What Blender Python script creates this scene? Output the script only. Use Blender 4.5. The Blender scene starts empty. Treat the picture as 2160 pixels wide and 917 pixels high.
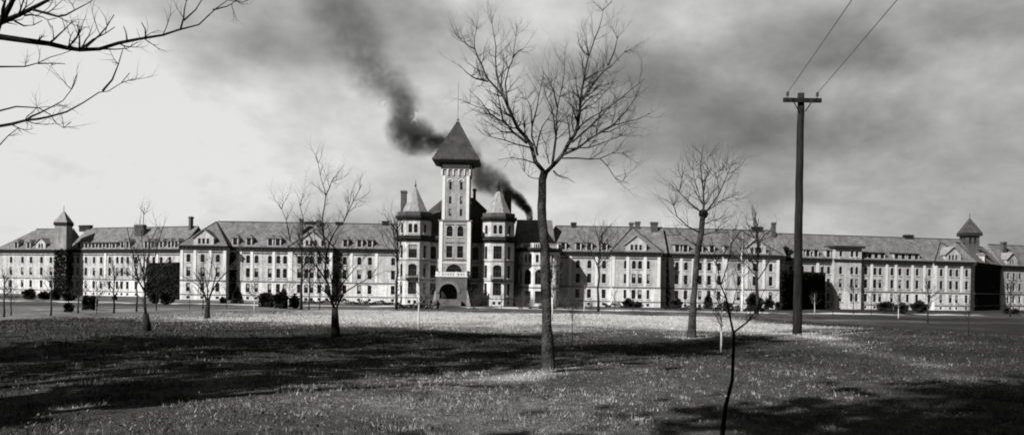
import bpy, bmesh, math, random
import numpy as np
from mathutils import Vector, Matrix
R=math.radians
sc=bpy.context.scene
COL=sc.collection
# ---------------------------------------------------------------- camera
F=1780.0; CX=1080.0; HY=607.0; TH=0.0164; ZC=5.4
cam=bpy.data.cameras.new('camera'); co=bpy.data.objects.new('camera',cam); COL.objects.link(co)
co.location=(0,0,ZC); co.rotation_euler=(R(90),-TH,0)
cam.sensor_width=36; cam.lens=36*F/2160; cam.shift_y=(HY-458.5)/2160
cam.clip_start=0.1; cam.clip_end=6000
sc.camera=co
# ---------------------------------------------------------------- exposure, world, sun
sc.view_settings.view_transform='Standard'; sc.view_settings.look='None'
sc.view_settings.exposure=0.9; sc.view_settings.gamma=1; sc.view_settings.use_curve_mapping=False
sc.cycles.filter_width=1.9
ELEV=R(34); LH=Vector((0.70,0.714,0))
L=Vector((LH.x*math.cos(ELEV),LH.y*math.cos(ELEV),-math.sin(ELEV)))
sun=bpy.data.lights.new('sun','SUN'); so=bpy.data.objects.new('sun',sun); COL.objects.link(so)
sun.energy=4.7; sun.angle=R(0.5); sun.color=(1,0.985,0.97)
so.rotation_euler=L.to_track_quat('-Z','Y').to_euler(); so.location=(-60,-60,80)

def un(px,py,d):
    dx=px-CX; dy=HY-py; c=math.cos(TH); s=math.sin(TH)
    u=dx*c-dy*s; v=dx*s+dy*c
    return Vector((u*d/F,d,ZC+v*d/F))
def raydir(px,py): return (un(px,py,1)-Vector((0,0,ZC)))

def mknode(nt,t,loc=None,**kw):
    n=nt.nodes.new(t)
    for k,v in kw.items(): setattr(n,k,v)
    return n
w=bpy.data.worlds.new('World'); sc.world=w; w.use_nodes=True
nt=w.node_tree; nt.nodes.clear(); lk=nt.links.new
sky=mknode(nt,'ShaderNodeTexSky',sky_type='NISHITA',sun_disc=False)
sky.sun_elevation=ELEV; sky.sun_rotation=math.atan2(-LH.x,-LH.y); sky.dust_density=3; sky.air_density=1
bw=mknode(nt,'ShaderNodeRGBToBW'); lk(sky.outputs[0],bw.inputs[0])
tc=mknode(nt,'ShaderNodeTexCoord')
nrm=mknode(nt,'ShaderNodeVectorMath',operation='NORMALIZE'); lk(tc.outputs['Generated'],nrm.inputs[0])
scl=mknode(nt,'ShaderNodeVectorMath',operation='MULTIPLY'); lk(nrm.outputs[0],scl.inputs[0]); scl.inputs[1].default_value=(1,1,1.8)
def M(op,a,b=None,c=None,clamp=False):
    n=nt.nodes.new('ShaderNodeMath'); n.operation=op; n.use_clamp=clamp
    for i,v in enumerate((a,b,c)):
        if v is None: continue
        if isinstance(v,(int,float)): n.inputs[i].default_value=v
        else: lk(v,n.inputs[i])
    return n.outputs[0]
n1=mknode(nt,'ShaderNodeTexNoise'); n1.inputs['Scale'].default_value=5.0; n1.inputs['Detail'].default_value=6; n1.inputs['Roughness'].default_value=0.5; n1.inputs['Distortion'].default_value=0.3
lk(scl.outputs[0],n1.inputs[0])
n2=mknode(nt,'ShaderNodeTexNoise'); n2.inputs['Scale'].default_value=13; n2.inputs['Detail'].default_value=5; n2.inputs['Roughness'].default_value=0.6
lk(scl.outputs[0],n2.inputs[0])
# wobble the cloud centres with noise
wob=mknode(nt,'ShaderNodeVectorMath',operation='SUBTRACT'); lk(n1.outputs['Color'],wob.inputs[0]); wob.inputs[1].default_value=(.5,.5,.5)
wob2=mknode(nt,'ShaderNodeVectorMath',operation='SCALE'); lk(wob.outputs[0],wob2.inputs[0]); wob2.inputs['Scale'].default_value=0.22
pos=mknode(nt,'ShaderNodeVectorMath',operation='ADD'); lk(scl.outputs[0],pos.inputs[0]); lk(wob2.outputs[0],pos.inputs[1])
# cloud banks: (direction px,py, radius, weight)   value is roughly display brightness
CLOUDS=[(1500,270,.17,-.18),(1720,100,.09,-.10),(1850,85,.09,-.09),(1620,310,.12,-.10),(1300,180,.12,-.10),(520,90,.09,-.12),(680,70,.09,-.06),(380,75,.10,-.06),
        (2100,25,.06,-.16),(150,300,.20,.03),(330,190,.14,.08),(1150,10,.13,.08),(1450,60,.10,.06),(60,120,.15,.12),(1950,170,.12,.08),(560,260,.2,.08),(100,460,.2,.16),(1700,430,.2,.05),(200,40,.12,-.06),(1000,120,.1,.05),(1880,260,.16,-.06),(850,40,.12,-.10),(1250,420,.2,.05)]
val=M('MULTIPLY_ADD',n1.outputs['Fac'],0.46,0.495)
val=M('ADD',val,M('MULTIPLY_ADD',n2.outputs['Fac'],0.34,-0.17))
sx=mknode(nt,'ShaderNodeSeparateXYZ'); lk(nrm.outputs[0],sx.inputs[0])
val=M('ADD',val,M('MULTIPLY',sx.outputs[0],-0.16))
for (px,py,rad,wt) in CLOUDS:
    dvec=raydir(px,py).normalized(); dvec.z*=1.8
    dd=mknode(nt,'ShaderNodeVectorMath',operation='DISTANCE'); lk(pos.outputs[0],dd.inputs[0]); dd.inputs[1].default_value=dvec
    mr=mknode(nt,'ShaderNodeMapRange',interpolation_type='SMOOTHERSTEP'); lk(dd.outputs['Value'],mr.inputs[0])
    mr.inputs[1].default_value=0; mr.inputs[2].default_value=rad*1.6; mr.inputs[3].default_value=wt; mr.inputs[4].default_value=0
    val=M('ADD',val,mr.outputs[0])
# unseen sky darkened overhead and behind, to deepen the shadows
val=M('ADD',val,M('MULTIPLY',M('MAXIMUM',M('SUBTRACT',sx.outputs[2],0.36),0),-1.3))
val=M('ADD',val,M('MULTIPLY',M('MAXIMUM',M('SUBTRACT',0.55,sx.outputs[1]),0),-0.40))
val=M('MINIMUM',M('MAXIMUM',val,0.25),0.90)
lin=M('POWER',val,2.2)
SKY_STRENGTH=0.10
cl=M('MULTIPLY',lin,0.54/SKY_STRENGTH)
mixv=M('ADD',M('MULTIPLY',cl,0.90),M('MULTIPLY',bw.outputs[0],0.10))
comb=mknode(nt,'ShaderNodeCombineColor')
lk(mixv,comb.inputs[0]); lk(mixv,comb.inputs[1]); lk(M('MULTIPLY',mixv,0.985),comb.inputs[2])
bg=mknode(nt,'ShaderNodeBackground'); lk(comb.outputs[0],bg.inputs[0]); bg.inputs[1].default_value=SKY_STRENGTH
wo=mknode(nt,'ShaderNodeOutputWorld'); lk(bg.outputs[0],wo.inputs[0])

# ---------------------------------------------------------------- materials
def mat(name,v,rough=0.8,vary=0.15,scale=0.6,bump=0,bscale=8,spec=0.3,stretch=None,grime=None):
    m=bpy.data.materials.new(name); m.use_nodes=True; t=m.node_tree; b=t.nodes['Principled BSDF']
    b.inputs['Roughness'].default_value=rough; b.inputs['Specular IOR Level'].default_value=spec
    tc=t.nodes.new('ShaderNodeTexCoord'); src=tc.outputs['Object']
    if stretch:
        mp=t.nodes.new('ShaderNodeMapping'); mp.inputs['Scale'].default_value=stretch; t.links.new(src,mp.inputs[0]); src=mp.outputs[0]
    n=t.nodes.new('ShaderNodeTexNoise'); n.inputs['Scale'].default_value=scale; n.inputs['Detail'].default_value=8; n.inputs['Roughness'].default_value=0.65
    t.links.new(src,n.inputs[0])
    r=t.nodes.new('ShaderNodeValToRGB'); r.color_ramp.elements[0].position=.3; r.color_ramp.elements[1].position=.7
    a=v*(1-vary); c=v*(1+vary)
    r.color_ramp.elements[0].color=(a,a,a*.98,1); r.color_ramp.elements[1].color=(c,c,c*.97,1)
    t.links.new(n.outputs['Fac'],r.inputs[0]); t.links.new(r.outputs[0],b.inputs['Base Color'])
    if bump:
        n2=t.nodes.new('ShaderNodeTexNoise'); n2.inputs['Scale'].default_value=bscale; n2.inputs['Detail'].default_value=6
        t.links.new(src,n2.inputs[0])
        bp=t.nodes.new('ShaderNodeBump'); bp.inputs['Strength'].default_value=bump; bp.inputs['Distance'].default_value=0.1
        t.links.new(n2.outputs['Fac'],bp.inputs['Height']); t.links.new(bp.outputs[0],b.inputs['Normal'])
    return m
def brickmat(name,v,vary=.2,bw=0.9,bh=0.35):
    m=mat(name,v,.85,vary,.35,.2,3); t=m.node_tree
    b=t.nodes['Principled BSDF']; r=[n for n in t.nodes if n.type=='VALTORGB'][0]
    tc=[n for n in t.nodes if n.type=='TEX_COORD'][0]
    # coursing along z
    s=t.nodes.new('ShaderNodeSeparateXYZ'); t.links.new(tc.outputs['Object'],s.inputs[0])
    c=t.nodes.new('ShaderNodeCombineXYZ'); ad=t.nodes.new('ShaderNodeMath'); ad.operation='ADD'
    t.links.new(s.outputs[0],ad.inputs[0]); t.links.new(s.outputs[1],ad.inputs[1]); t.links.new(ad.outputs[0],c.inputs[0]); t.links.new(s.outputs[2],c.inputs[1])
    br=t.nodes.new('ShaderNodeTexBrick'); br.inputs['Scale'].default_value=1; br.inputs['Brick Width'].default_value=bw; br.inputs['Row Height'].default_value=bh; br.inputs['Mortar Size'].default_value=.03
    br.inputs['Color1'].default_value=(1,1,1,1); br.inputs['Color2'].default_value=(.82,.82,.82,1); br.inputs['Mortar'].default_value=(.7,.7,.7,1)
    t.links.new(c.outputs[0],br.inputs[0])
    mx=t.nodes.new('ShaderNodeMix'); mx.data_type='RGBA'; mx.blend_type='MULTIPLY'; mx.inputs[0].default_value=1
    t.links.new(r.outputs[0],mx.inputs[6]); t.links.new(br.outputs[0],mx.inputs[7])
    mp=t.nodes.new('ShaderNodeMapping'); mp.inputs['Scale'].default_value=(1.1,1.1,.10); t.links.new(tc.outputs['Object'],mp.inputs[0])
    ns=t.nodes.new('ShaderNodeTexNoise'); ns.inputs['Scale'].default_value=1.0; ns.inputs['Detail'].default_value=6; ns.inputs['Roughness'].default_value=.7; t.links.new(mp.outputs[0],ns.inputs[0])
    rr=t.nodes.new('ShaderNodeMapRange'); rr.inputs[1].default_value=.38; rr.inputs[2].default_value=.6; rr.inputs[3].default_value=.62; rr.inputs[4].default_value=1.0; t.links.new(ns.outputs['Fac'],rr.inputs[0])
    m3=t.nodes.new('ShaderNodeMix'); m3.data_type='RGBA'; m3.blend_type='MULTIPLY'; m3.inputs[0].default_value=1
    t.links.new(mx.outputs[2],m3.inputs[6]); t.links.new(rr.outputs[0],m3.inputs[7]); t.links.new(m3.outputs[2],b.inputs['Base Color'])
    return m
MW=brickmat('pale_brick',.41,.28); MS=brickmat('pale_stone',.57,.12,1.4,.5)
MT=brickmat('tower_brick',.27,.25); MP=brickmat('rough_stone',.10,.4,1.1,.5)
MR=brickmat('slate_roof',.135,.38,.9,.45); MR2=brickmat('grey_slate',.055,.5,.8,.45); MR3=brickmat('tower_slate',.035,.6,.9,.5); MRL=brickmat('metal_roof',.24,.15,3,.6)
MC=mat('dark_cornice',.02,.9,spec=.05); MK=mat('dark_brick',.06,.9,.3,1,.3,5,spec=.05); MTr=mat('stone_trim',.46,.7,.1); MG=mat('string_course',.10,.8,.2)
MF=mat('window_frame',.04,.6,.1); 
MGl=bpy.data.materials.new('window_glass'); MGl.use_nodes=True; _b=MGl.node_tree.nodes['Principled BSDF']
_b.inputs['Base Color'].default_value=(.008,.008,.008,1); _b.inputs['Roughness'].default_value=.15; _b.inputs['Specular IOR Level'].default_value=.25
MDk=mat('dark_interior',.012,.9); MBk=mat('shade_black_brick',.014,.95,.5,1.2,spec=0); MBd=mat('window_blind',.20,.9,.1)  # interior and end wall shade put into near-black colours
MB=mat('dark_bark',.022,.9,.5,9,.6,30,.03,(1,1,.3)); MBn=mat('near_bark',.012,.9,.5,12,.6,40,.03); MBp=mat('pale_bark',.45,.8,.3,6,.3,20,.1)
MBm=mat('blotched_bark',.04,.9,.9,4.5,.8,25,.05,(1,1,.8)); MTw=mat('grey_twig',.06,.9,.3,5)
MPo=mat('creosoted_pole',.012,.85,.9,6,.4,20,.08,(1,1,.12)); MLf=mat('evergreen_leaf',.02,.9,.5,3,spec=.03); MIv=mat('ivy_leaf',.014,.95,.5,2,spec=0)
MDr=mat('gravel_drive',.42,.95,.15,.4,.3,4); MCer=mat('insulator_glass',.04,.3,spec=.5); MWire=mat('wire_metal',.03,.5)

# ---------------------------------------------------------------- helpers
def tag(o,label=None,cat=None,group=None,kind=None):
    if label: o['label']=label
    if cat: o['category']=cat
    if group: o['group']=group
    if kind: o['kind']=kind
    return o
def empty(name,loc,rz=0,label=None,cat=None,group=None):
    o=bpy.data.objects.new(name,None); COL.objects.link(o); o.location=loc; o.rotation_euler=(0,0,rz); o.empty_display_size=.5
    return tag(o,label,cat,group)
def link(name,me,parent=None,loc=(0,0,0),rz=0):
    o=bpy.data.objects.new(name,me); COL.objects.link(o); o.location=loc; o.rotation_euler=(0,0,rz)
    if parent is not None: o.parent=parent
    return o
def fin(name,bm,mats,parent=None,loc=(0,0,0),rz=0,smooth=False,rec=True):
    if rec: bmesh.ops.recalc_face_normals(bm,faces=bm.faces)
    me=bpy.data.meshes.new(name); bm.to_mesh(me); bm.free()
    for m in (mats if isinstance(mats,(list,tuple)) else [mats]): me.materials.append(m)
    if smooth: me.polygons.foreach_set('use_smooth',[True]*len(me.polygons))
    return link(name,me,parent,loc,rz)
def box(bm,x0,x1,y0,y1,z0,z1,mi=0):
    v=[bm.verts.new(p) for p in ((x0,y0,z0),(x1,y0,z0),(x1,y1,z0),(x0,y1,z0),(x0,y0,z1),(x1,y0,z1),(x1,y1,z1),(x0,y1,z1))]
    for f in ((0,1,5,4),(1,2,6,5),(2,3,7,6),(3,0,4,7),(4,5,6,7),(3,2,1,0)):
        fc=bm.faces.new([v[i] for i in f]); fc.material_index=mi
def poly(bm,pts,mi=0):
    f=bm.faces.new([bm.verts.new(p) for p in pts]); f.material_index=mi; return f
def prism(bm,pts2,z0,z1,mi=0,scale_top=None,c=None):
    """polygon pts2 (x,y) extruded; optional top scale about c"""
    if scale_top is None: top=[(x,y) for x,y in pts2]
    else: top=[(c[0]+(x-c[0])*scale_top,c[1]+(y-c[1])*scale_top) for x,y in pts2]
    a=[bm.verts.new((x,y,z0)) for x,y in pts2]; b=[bm.verts.new((x,y,z1)) for x,y in top]
    n=len(a)
    for i in range(n):
        f=bm.faces.new((a[i],a[(i+1)%n],b[(i+1)%n],b[i])); f.material_index=mi
    f=bm.faces.new(b); f.material_index=mi; f=bm.faces.new(a[::-1]); f.material_index=mi
def arcpts(w,zs,rise,n=8):
    return [(-w/2*math.cos(math.pi*i/n), zs+rise*math.sin(math.pi*i/n)) for i in range(n+1)]
def facade(bm,O,U,Ln,z0,z1,ops,zcuts=(),zmat=None,rec=.32):
    """wall sheet with real openings; ops=(uc,w,zb,zt,arch)"""
    N=Vector((U.y,-U.x,0))
    P=lambda u,z,k=0: O+U*u+Vector((0,0,z))-N*k
    us=sorted(set([0,round(Ln,4)]+[round(o[0]-o[1]/2,4) for o in ops]+[round(o[0]+o[1]/2,4) for o in ops]))
    us=[u for u in us if -1e-6<=u<=Ln+1e-4]
    zs=sorted(set([z0,z1]+[o[2] for o in ops]+[o[3] for o in ops]+list(zcuts)))
    zs=[z for z in zs if z0<=z<=z1]
    zm=zmat or (lambda z:0)
    for i in range(len(us)-1):
        um=(us[i]+us[i+1])/2; run=None
        col=[o for o in ops if abs(um-o[0])<o[1]/2]
        for j in range(len(zs)-1):
            z=(zs[j]+zs[j+1])/2
            if any(o[2]<z<o[3] for o in col): continue
            poly(bm,[P(us[i],zs[j]),P(us[i+1],zs[j]),P(us[i+1],zs[j+1]),P(us[i],zs[j+1])],zm(z))
    for (uc,w_,zb,zt,arch) in ops:
        m_=zm((zb+zt)/2)
        if arch:
            rise=min(w_/2,zt-zb) if arch==1 else w_*arch
            A=arcpts(w_,zt-rise,rise); h=len(A)//2
            lp=[(uc-w_/2,zt)]+[(uc+a,z) for a,z in A[:h+1]]
            poly(bm,[P(u,z) for u,z in lp[::-1]],m_)
            rp=[(uc+w_/2,zt)]+[(uc+a,z) for a,z in A[h:][::-1]]
            poly(bm,[P(u,z) for u,z in rp],m_)
            out=[(uc-w_/2,zb)]+[(uc+a,z) for a,z in A]+[(uc+w_/2,zb)]
        else: out=[(uc-w_/2,zb),(uc-w_/2,zt),(uc+w_/2,zt),(uc+w_/2,zb)]
        n=len(out)
        for i in range(n):
            a=out[i]; b=out[(i+1)%n]
            if a==b: continue
            poly(bm,[P(*a),P(*b),P(*b,rec),P(*a,rec)],m_)
WC={}
def window_meshes(w_,h,arch,sash=True):
    key=(round(w_,2),round(h,2),arch)
    if key in WC: return WC[key]
    if arch:
        rise=min(w_/2,h) if arch==1 else w_*arch
        out=[(-w_/2,0)]+arcpts(w_,h-rise,rise)+[(w_/2,0)]
    else: out=[(-w_/2,0),(-w_/2,h),(w_/2,h),(w_/2,0)]
    out=[p for i,p in enumerate(out) if i==0 or (abs(p[0]-out[i-1][0])+abs(p[1]-out[i-1][1]))>1e-5]
    bm=bmesh.new(); t=.09; cz=h/2
    inn=[(x*(1-2*t/w_),cz+(z-cz)*(1-2*t/h)) for x,z in out]
    n=len(out)
    for i in range(n):
        a,b,c,d=out[i],out[(i+1)%n],inn[(i+1)%n],inn[i]
        poly(bm,[(a[0],-.05,a[1]),(b[0],-.05,b[1]),(c[0],-.05,c[1]),(d[0],-.05,d[1])])
        poly(bm,[(d[0],-.05,d[1]),(c[0],-.05,c[1]),(c[0],.03,c[1]),(d[0],.03,d[1])])
    if sash and h>1.2:
        box(bm,-w_/2+t,w_/2-t,-.03,.02,h*.5-.05,h*.5+.05)
        if w_>1.8:
            for k in (-1,1): box(bm,k*w_*.2-.04,k*w_*.2+.04,-.029,.02,t,h-(.3 if not arch else w_/2)-t)
    fr=bpy.data.meshes.new('window'); bm.to_mesh(fr); bm.free(); fr.materials.append(MF)
    bm=bmesh.new(); poly(bm,[(x,.03,z) for x,z in inn]); 
    pn=bpy.data.meshes.new('pane'); bm.to_mesh(pn); bm.free(); pn.materials.append(MGl)
    bm=bmesh.new(); box(bm,-w_/2-.12,w_/2+.12,-.50,-.27,-.22,-.003)
    sl=bpy.data.meshes.new('sill'); bm.to_mesh(sl); bm.free(); sl.materials.append(MTr)
    WC[key]=(fr,pn,sl); return WC[key]
BD={}
RW=random.Random(77)
def blind_mesh(w_,h,t):
    k=(round(w_,2),round(h,2),t)
    if k not in BD:
        bm=bmesh.new(); a=w_/2-.1; poly(bm,[(-a,.024,h*(1-t)-.1),(a,.024,h*(1-t)-.1),(a,.024,h-.1),(-a,.024,h-.1)])
        me=bpy.data.meshes.new('blind'); bm.to_mesh(me); bm.free(); me.materials.append(MBd); BD[k]=me
    return BD[k]
def put_windows(root,O,U,ops,rec=.32,sill=True):
    N=Vector((U.y,-U.x,0)); rz=math.atan2(U.y,U.x)
    for (uc,w_,zb,zt,arch) in ops:
        fr,pn,sl=window_meshes(w_,zt-zb,arch)
        p=O+U*uc-N*(rec-.04); f=link('window',fr,root,(p.x,p.y,zb),rz)
        link('pane',pn,f)
        if not arch and zt-zb>1.8 and RW.random()<.35: link('blind',blind_mesh(w_,zt-zb,RW.choice((.3,.45,.6))),f)
        if sill and zt-zb>1.2: link('sill',sl,f)

def fasttubes(name,lines,sides,m,parent=None,loc=Vector()):
    vs=[];fs=[]; 
    for pts,rad in lines:
        n=len(pts); base=len(vs)
        for i in range(n):
            p=pts[i]-loc; t=(pts[min(i+1,n-1)]-pts[max(i-1,0)]); t.normalize()
            a=t.cross(Vector((.31,.92,.21)));  a.normalize(); b=t.cross(a)
            for k in range(sides):
                c=math.cos(6.2832*k/sides)*rad[i]; s=math.sin(6.2832*k/sides)*rad[i]
                vs.append((p.x+a.x*c+b.x*s,p.y+a.y*c+b.y*s,p.z+a.z*c+b.z*s))
            if i:
                q=base+(i-1)*sides
                for k in range(sides): fs.append((q+k,q+(k+1)%sides,q+sides+(k+1)%sides,q+sides+k))
        fs.append(tuple(base+k for k in range(sides))[::-1]); fs.append(tuple(base+(n-1)*sides+k for k in range(sides)))
    me=bpy.data.meshes.new(name); me.from_pydata(vs,[],fs); me.polygons.foreach_set('use_smooth',[True]*len(me.polygons)); me.materials.append(m)
    return link(name,me,parent)

def leafmesh(name,pts,size,rnd,mats,parent=None,loc=(0,0,0)):
    """pts: array (n,3) leaf-clump centres"""
    n=len(pts); rs=np.random.RandomState(rnd)
    a=rs.normal(size=(n,3)); a/=np.linalg.norm(a,axis=1)[:,None]
    b=rs.normal(size=(n,3)); b-=a*(a*b).sum(1)[:,None]; b/=np.linalg.norm(b,axis=1)[:,None]
    s=(size*(.5+rs.rand(n)))[:,None]
    V=np.stack([pts-a*s,pts+b*s*.6,pts+a*s,pts-b*s*.6],1).reshape(-1,3)
    me=bpy.data.meshes.new(name); me.from_pydata(V.tolist(),[],[(4*i,4*i+1,4*i+2,4*i+3) for i in range(n)])
    me.materials.append(mats); return link(name,me,parent,loc)

# ---------------------------------------------------------------- terrain
def sm(t): t=np.clip(t,0,1); return t*t*(3-2*t)
def height(x,y):
    x=np.asarray(x,float); y=np.asarray(y,float)
    s=((np.abs(x)/22.5)**4+(np.abs(y)/60.0)**4)**.25
    h=3.8*(1-sm((s-.80)/1.35))
    h=h+.10*np.sin(x*.21+1.3)*np.sin(y*.17)+.05*np.sin(x*.5+y*.33)
    far=sm((np.abs(y)-150)/60)
    return h*(1-far*0)-.06*far
def ground(px,py,dmax=262):
    r=raydir(px,py); d=np.linspace(6,dmax,1600)
    z=ZC+r.z*d; h=height(r.x*d,d)
    i=np.argmax(z<=h)
    if z[i]>h[i]: i=len(d)-1
    return Vector((r.x*d[i],d[i],float(h[i])))
def gz(x,y): return float(height(x,y))

def fbm(x,y,s,seed=0):
    rs=np.random.RandomState(seed); v=0; a=1; tot=0
    for k in range(4):
        for q in range(3):
            th=rs.rand()*6.28; ph=rs.rand()*6.28; f=s*(2**k)*(.7+.6*rs.rand())
            v=v+a*np.sin((x*math.cos(th)+y*math.sin(th))*f+ph+1.7*np.sin((x*math.sin(th)-y*math.cos(th))*f*.7+ph*2))
            tot+=a*.55
        a*=.6
    return v/tot
def seg_d(x,y,a,b):
    ax,ay=a; bx,by=b; dx,dy=bx-ax,by-ay; t=np.clip(((x-ax)*dx+(y-ay)*dy)/(dx*dx+dy*dy),0,1)
    return np.hypot(x-ax-t*dx,y-ay-t*dy)
def G(px,py):
    p=ground(px,py); return (p.x,p.y)
WORN=[(G(1080,800),G(1200,778),.45,.5),(G(1640,702),G(1720,712),1.0,.6),(G(1700,712),G(1960,770),.6,.24),(G(1960,770),G(2080,815),.6,.16),(G(1500,688),G(1690,706),.5,.4),
      (G(140,860),G(175,855),.35,.5),(G(1430,712),G(1500,716),.5,.4)]
def dry(x,y):  # turf paleness: dry grass, with some lit and shaded zones painted in
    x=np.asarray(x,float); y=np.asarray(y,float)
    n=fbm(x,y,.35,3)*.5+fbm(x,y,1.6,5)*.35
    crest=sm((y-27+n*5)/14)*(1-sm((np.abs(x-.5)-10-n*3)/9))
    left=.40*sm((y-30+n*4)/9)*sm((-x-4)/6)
    mid=.28*np.exp(-((x+.5+n)**2/30+(y-13)**2/40))  # lit zone of the near lawn, painted in as paler turf
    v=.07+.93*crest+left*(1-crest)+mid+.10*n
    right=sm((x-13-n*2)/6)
    v=v*(1-.8*right)  # shade along the right side, painted in as darker turf
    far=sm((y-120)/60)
    v=v*(1-far)+far*(.34+.30*n+.22*fbm(x*.25,y,.12,21)-.25*sm((x-60)/40))  # last term paints the shaded band at far right
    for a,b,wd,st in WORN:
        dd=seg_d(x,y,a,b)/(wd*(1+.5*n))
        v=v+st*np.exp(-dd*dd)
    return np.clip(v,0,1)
def axis(lo,hi,step,far,k=1.16):
    a=list(np.arange(lo,hi+1e-6,step)); s=step
    p=hi; 
    while p<far: s*=k; p+=s; a.append(p)
    s=step; p=lo
    while p>-far: s*=k; p-=s; a.insert(0,p)
    return np.array(a)
xs=axis(-48,48,.4,2600); ys=axis(2,110,.45,3500)
X,Y=np.meshgrid(xs,ys); Z=height(X,Y)
nx,ny=len(xs),len(ys)
V=np.stack([X.ravel(),Y.ravel(),Z.ravel()],1)
idx=np.arange(nx*ny).reshape(ny,nx)
Fq=np.stack([idx[:-1,:-1].ravel(),idx[:-1,1:].ravel(),idx[1:,1:].ravel(),idx[1:,:-1].ravel()],1)
me=bpy.data.meshes.new('lawn'); me.vertices.add(len(V)); me.vertices.foreach_set('co',V.ravel())
me.loops.add(Fq.size); me.loops.foreach_set('vertex_index',Fq.ravel()); me.polygons.add(len(Fq)); me.polygons.foreach_set('loop_start',np.arange(0,Fq.size,4)); me.update(calc_edges=True)
me.polygons.foreach_set('use_smooth',[True]*len(Fq))
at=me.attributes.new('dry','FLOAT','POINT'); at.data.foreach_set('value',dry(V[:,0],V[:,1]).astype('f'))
def lawnmat(name,lo,hi,blade=False):
    m=bpy.data.materials.new(name); m.use_nodes=True; t=m.node_tree; b=t.nodes['Principled BSDF']; l=t.links.new
    b.inputs['Roughness'].default_value=.95; b.inputs['Specular IOR Level'].default_value=.05
    a=t.nodes.new('ShaderNodeAttribute'); a.attribute_name='dry'
    tc=t.nodes.new('ShaderNodeTexCoord')
    mp=t.nodes.new('ShaderNodeMapping'); mp.inputs['Scale'].default_value=(1,1,1); l(tc.outputs['Object'],mp.inputs[0])
    def noi(s,d):
        n=t.nodes.new('ShaderNodeTexNoise'); n.inputs['Scale'].default_value=s; n.inputs['Detail'].default_value=d; n.inputs['Roughness'].default_value=.7; l(mp.outputs[0],n.inputs[0]); return n.outputs['Fac']
    def mth(op,x,y):
        n=t.nodes.new('ShaderNodeMath'); n.operation=op
        for i,v in enumerate((x,y)):
            if isinstance(v,(int,float)): n.inputs[i].default_value=v
            else: l(v,n.inputs[i])
        return n.outputs[0]
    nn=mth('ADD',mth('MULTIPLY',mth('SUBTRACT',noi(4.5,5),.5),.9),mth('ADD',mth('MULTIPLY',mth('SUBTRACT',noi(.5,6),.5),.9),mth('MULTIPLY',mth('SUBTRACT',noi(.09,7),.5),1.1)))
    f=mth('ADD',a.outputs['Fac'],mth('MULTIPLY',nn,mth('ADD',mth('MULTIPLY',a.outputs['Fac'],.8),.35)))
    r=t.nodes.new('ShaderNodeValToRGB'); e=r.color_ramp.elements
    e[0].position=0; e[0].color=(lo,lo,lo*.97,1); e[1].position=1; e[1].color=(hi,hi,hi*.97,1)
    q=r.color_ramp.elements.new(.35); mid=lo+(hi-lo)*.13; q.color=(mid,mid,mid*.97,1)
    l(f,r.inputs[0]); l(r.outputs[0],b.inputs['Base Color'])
    if not blade:
        bp=t.nodes.new('ShaderNodeBump'); bp.inputs['Strength'].default_value=.9; bp.inputs['Distance'].default_value=.08
        l(noi(9,6),bp.inputs['Height']); l(bp.outputs[0],b.inputs['Normal'])
    return m
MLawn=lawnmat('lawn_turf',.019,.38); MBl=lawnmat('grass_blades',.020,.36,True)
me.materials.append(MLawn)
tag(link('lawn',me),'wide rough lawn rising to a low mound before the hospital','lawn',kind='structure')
# grass blades (real geometry, near field)
rs=np.random.RandomState(4)
def blades(n,d0,d1,hb,wb):
    d=np.exp(rs.rand(n)*(math.log(d1)-math.log(d0))+math.log(d0)); a=(rs.rand(n)*2-1)*.68
    x=a*d; y=d
    cl=fbm(x,y,3.0,9); keep=rs.rand(n)<(.55+.45*np.clip(cl,-1,1)); x=x[keep]; y=y[keep]; d=d[keep]; n=len(x)
    z=height(x,y); g=np.minimum(d/14,2.2)
    th=rs.rand(n)*6.28; lx=np.cos(th); ly=np.sin(th); hh=hb*(.35+rs.rand(n)**1.5*1.2)*g**.4*(1+.9*np.clip(fbm(x,y,2.3,41),-.6,1)); ww=wb*g*(.6+.8*rs.rand(n))
    ln=rs.normal(size=(n,2))*.5*hh[:,None]
    A=np.stack([x-lx*ww,y-ly*ww,z-.01],1); B=np.stack([x+lx*ww,y+ly*ww,z-.01],1); C=np.stack([x+ln[:,0],y+ln[:,1],z+hh],1)
    P=np.stack([A,B,C],1).reshape(-1,3)
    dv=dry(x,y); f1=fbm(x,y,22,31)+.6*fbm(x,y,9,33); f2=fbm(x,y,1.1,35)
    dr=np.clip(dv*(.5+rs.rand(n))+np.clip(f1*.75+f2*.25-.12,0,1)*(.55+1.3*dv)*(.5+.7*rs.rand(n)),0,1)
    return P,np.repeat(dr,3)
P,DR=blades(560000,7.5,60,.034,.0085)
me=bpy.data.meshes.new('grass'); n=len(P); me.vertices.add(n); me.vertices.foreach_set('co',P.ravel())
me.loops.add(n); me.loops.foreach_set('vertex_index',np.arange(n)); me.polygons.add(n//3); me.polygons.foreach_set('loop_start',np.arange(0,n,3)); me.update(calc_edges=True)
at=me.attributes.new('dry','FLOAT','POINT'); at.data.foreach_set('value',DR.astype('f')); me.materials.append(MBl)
tag(link('grass',me),'short rough turf grass with dry pale blades over the lawn','grass',kind='stuff')
# fallen leaves
n=9000; d=np.exp(rs.rand(n)*(math.log(42)-math.log(8))+math.log(8)); x=(rs.rand(n)*2-1)*.66*d; y=d
ok=rs.rand(n)<.25+.75*np.clip(fbm(x,y,.9,51)+.2,0,1); x=x[ok]; y=y[ok]; n=len(x)
leaf=leafmesh('fallen_leaves',np.stack([x,y,height(x,y)+.03],1),.018*np.ones(n) if False else .019,8,mat('dead_leaf',.10,.9,.6,3))
tag(leaf,'dry pale fallen leaves scattered over the rough grass','leaf litter',kind='stuff')
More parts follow.
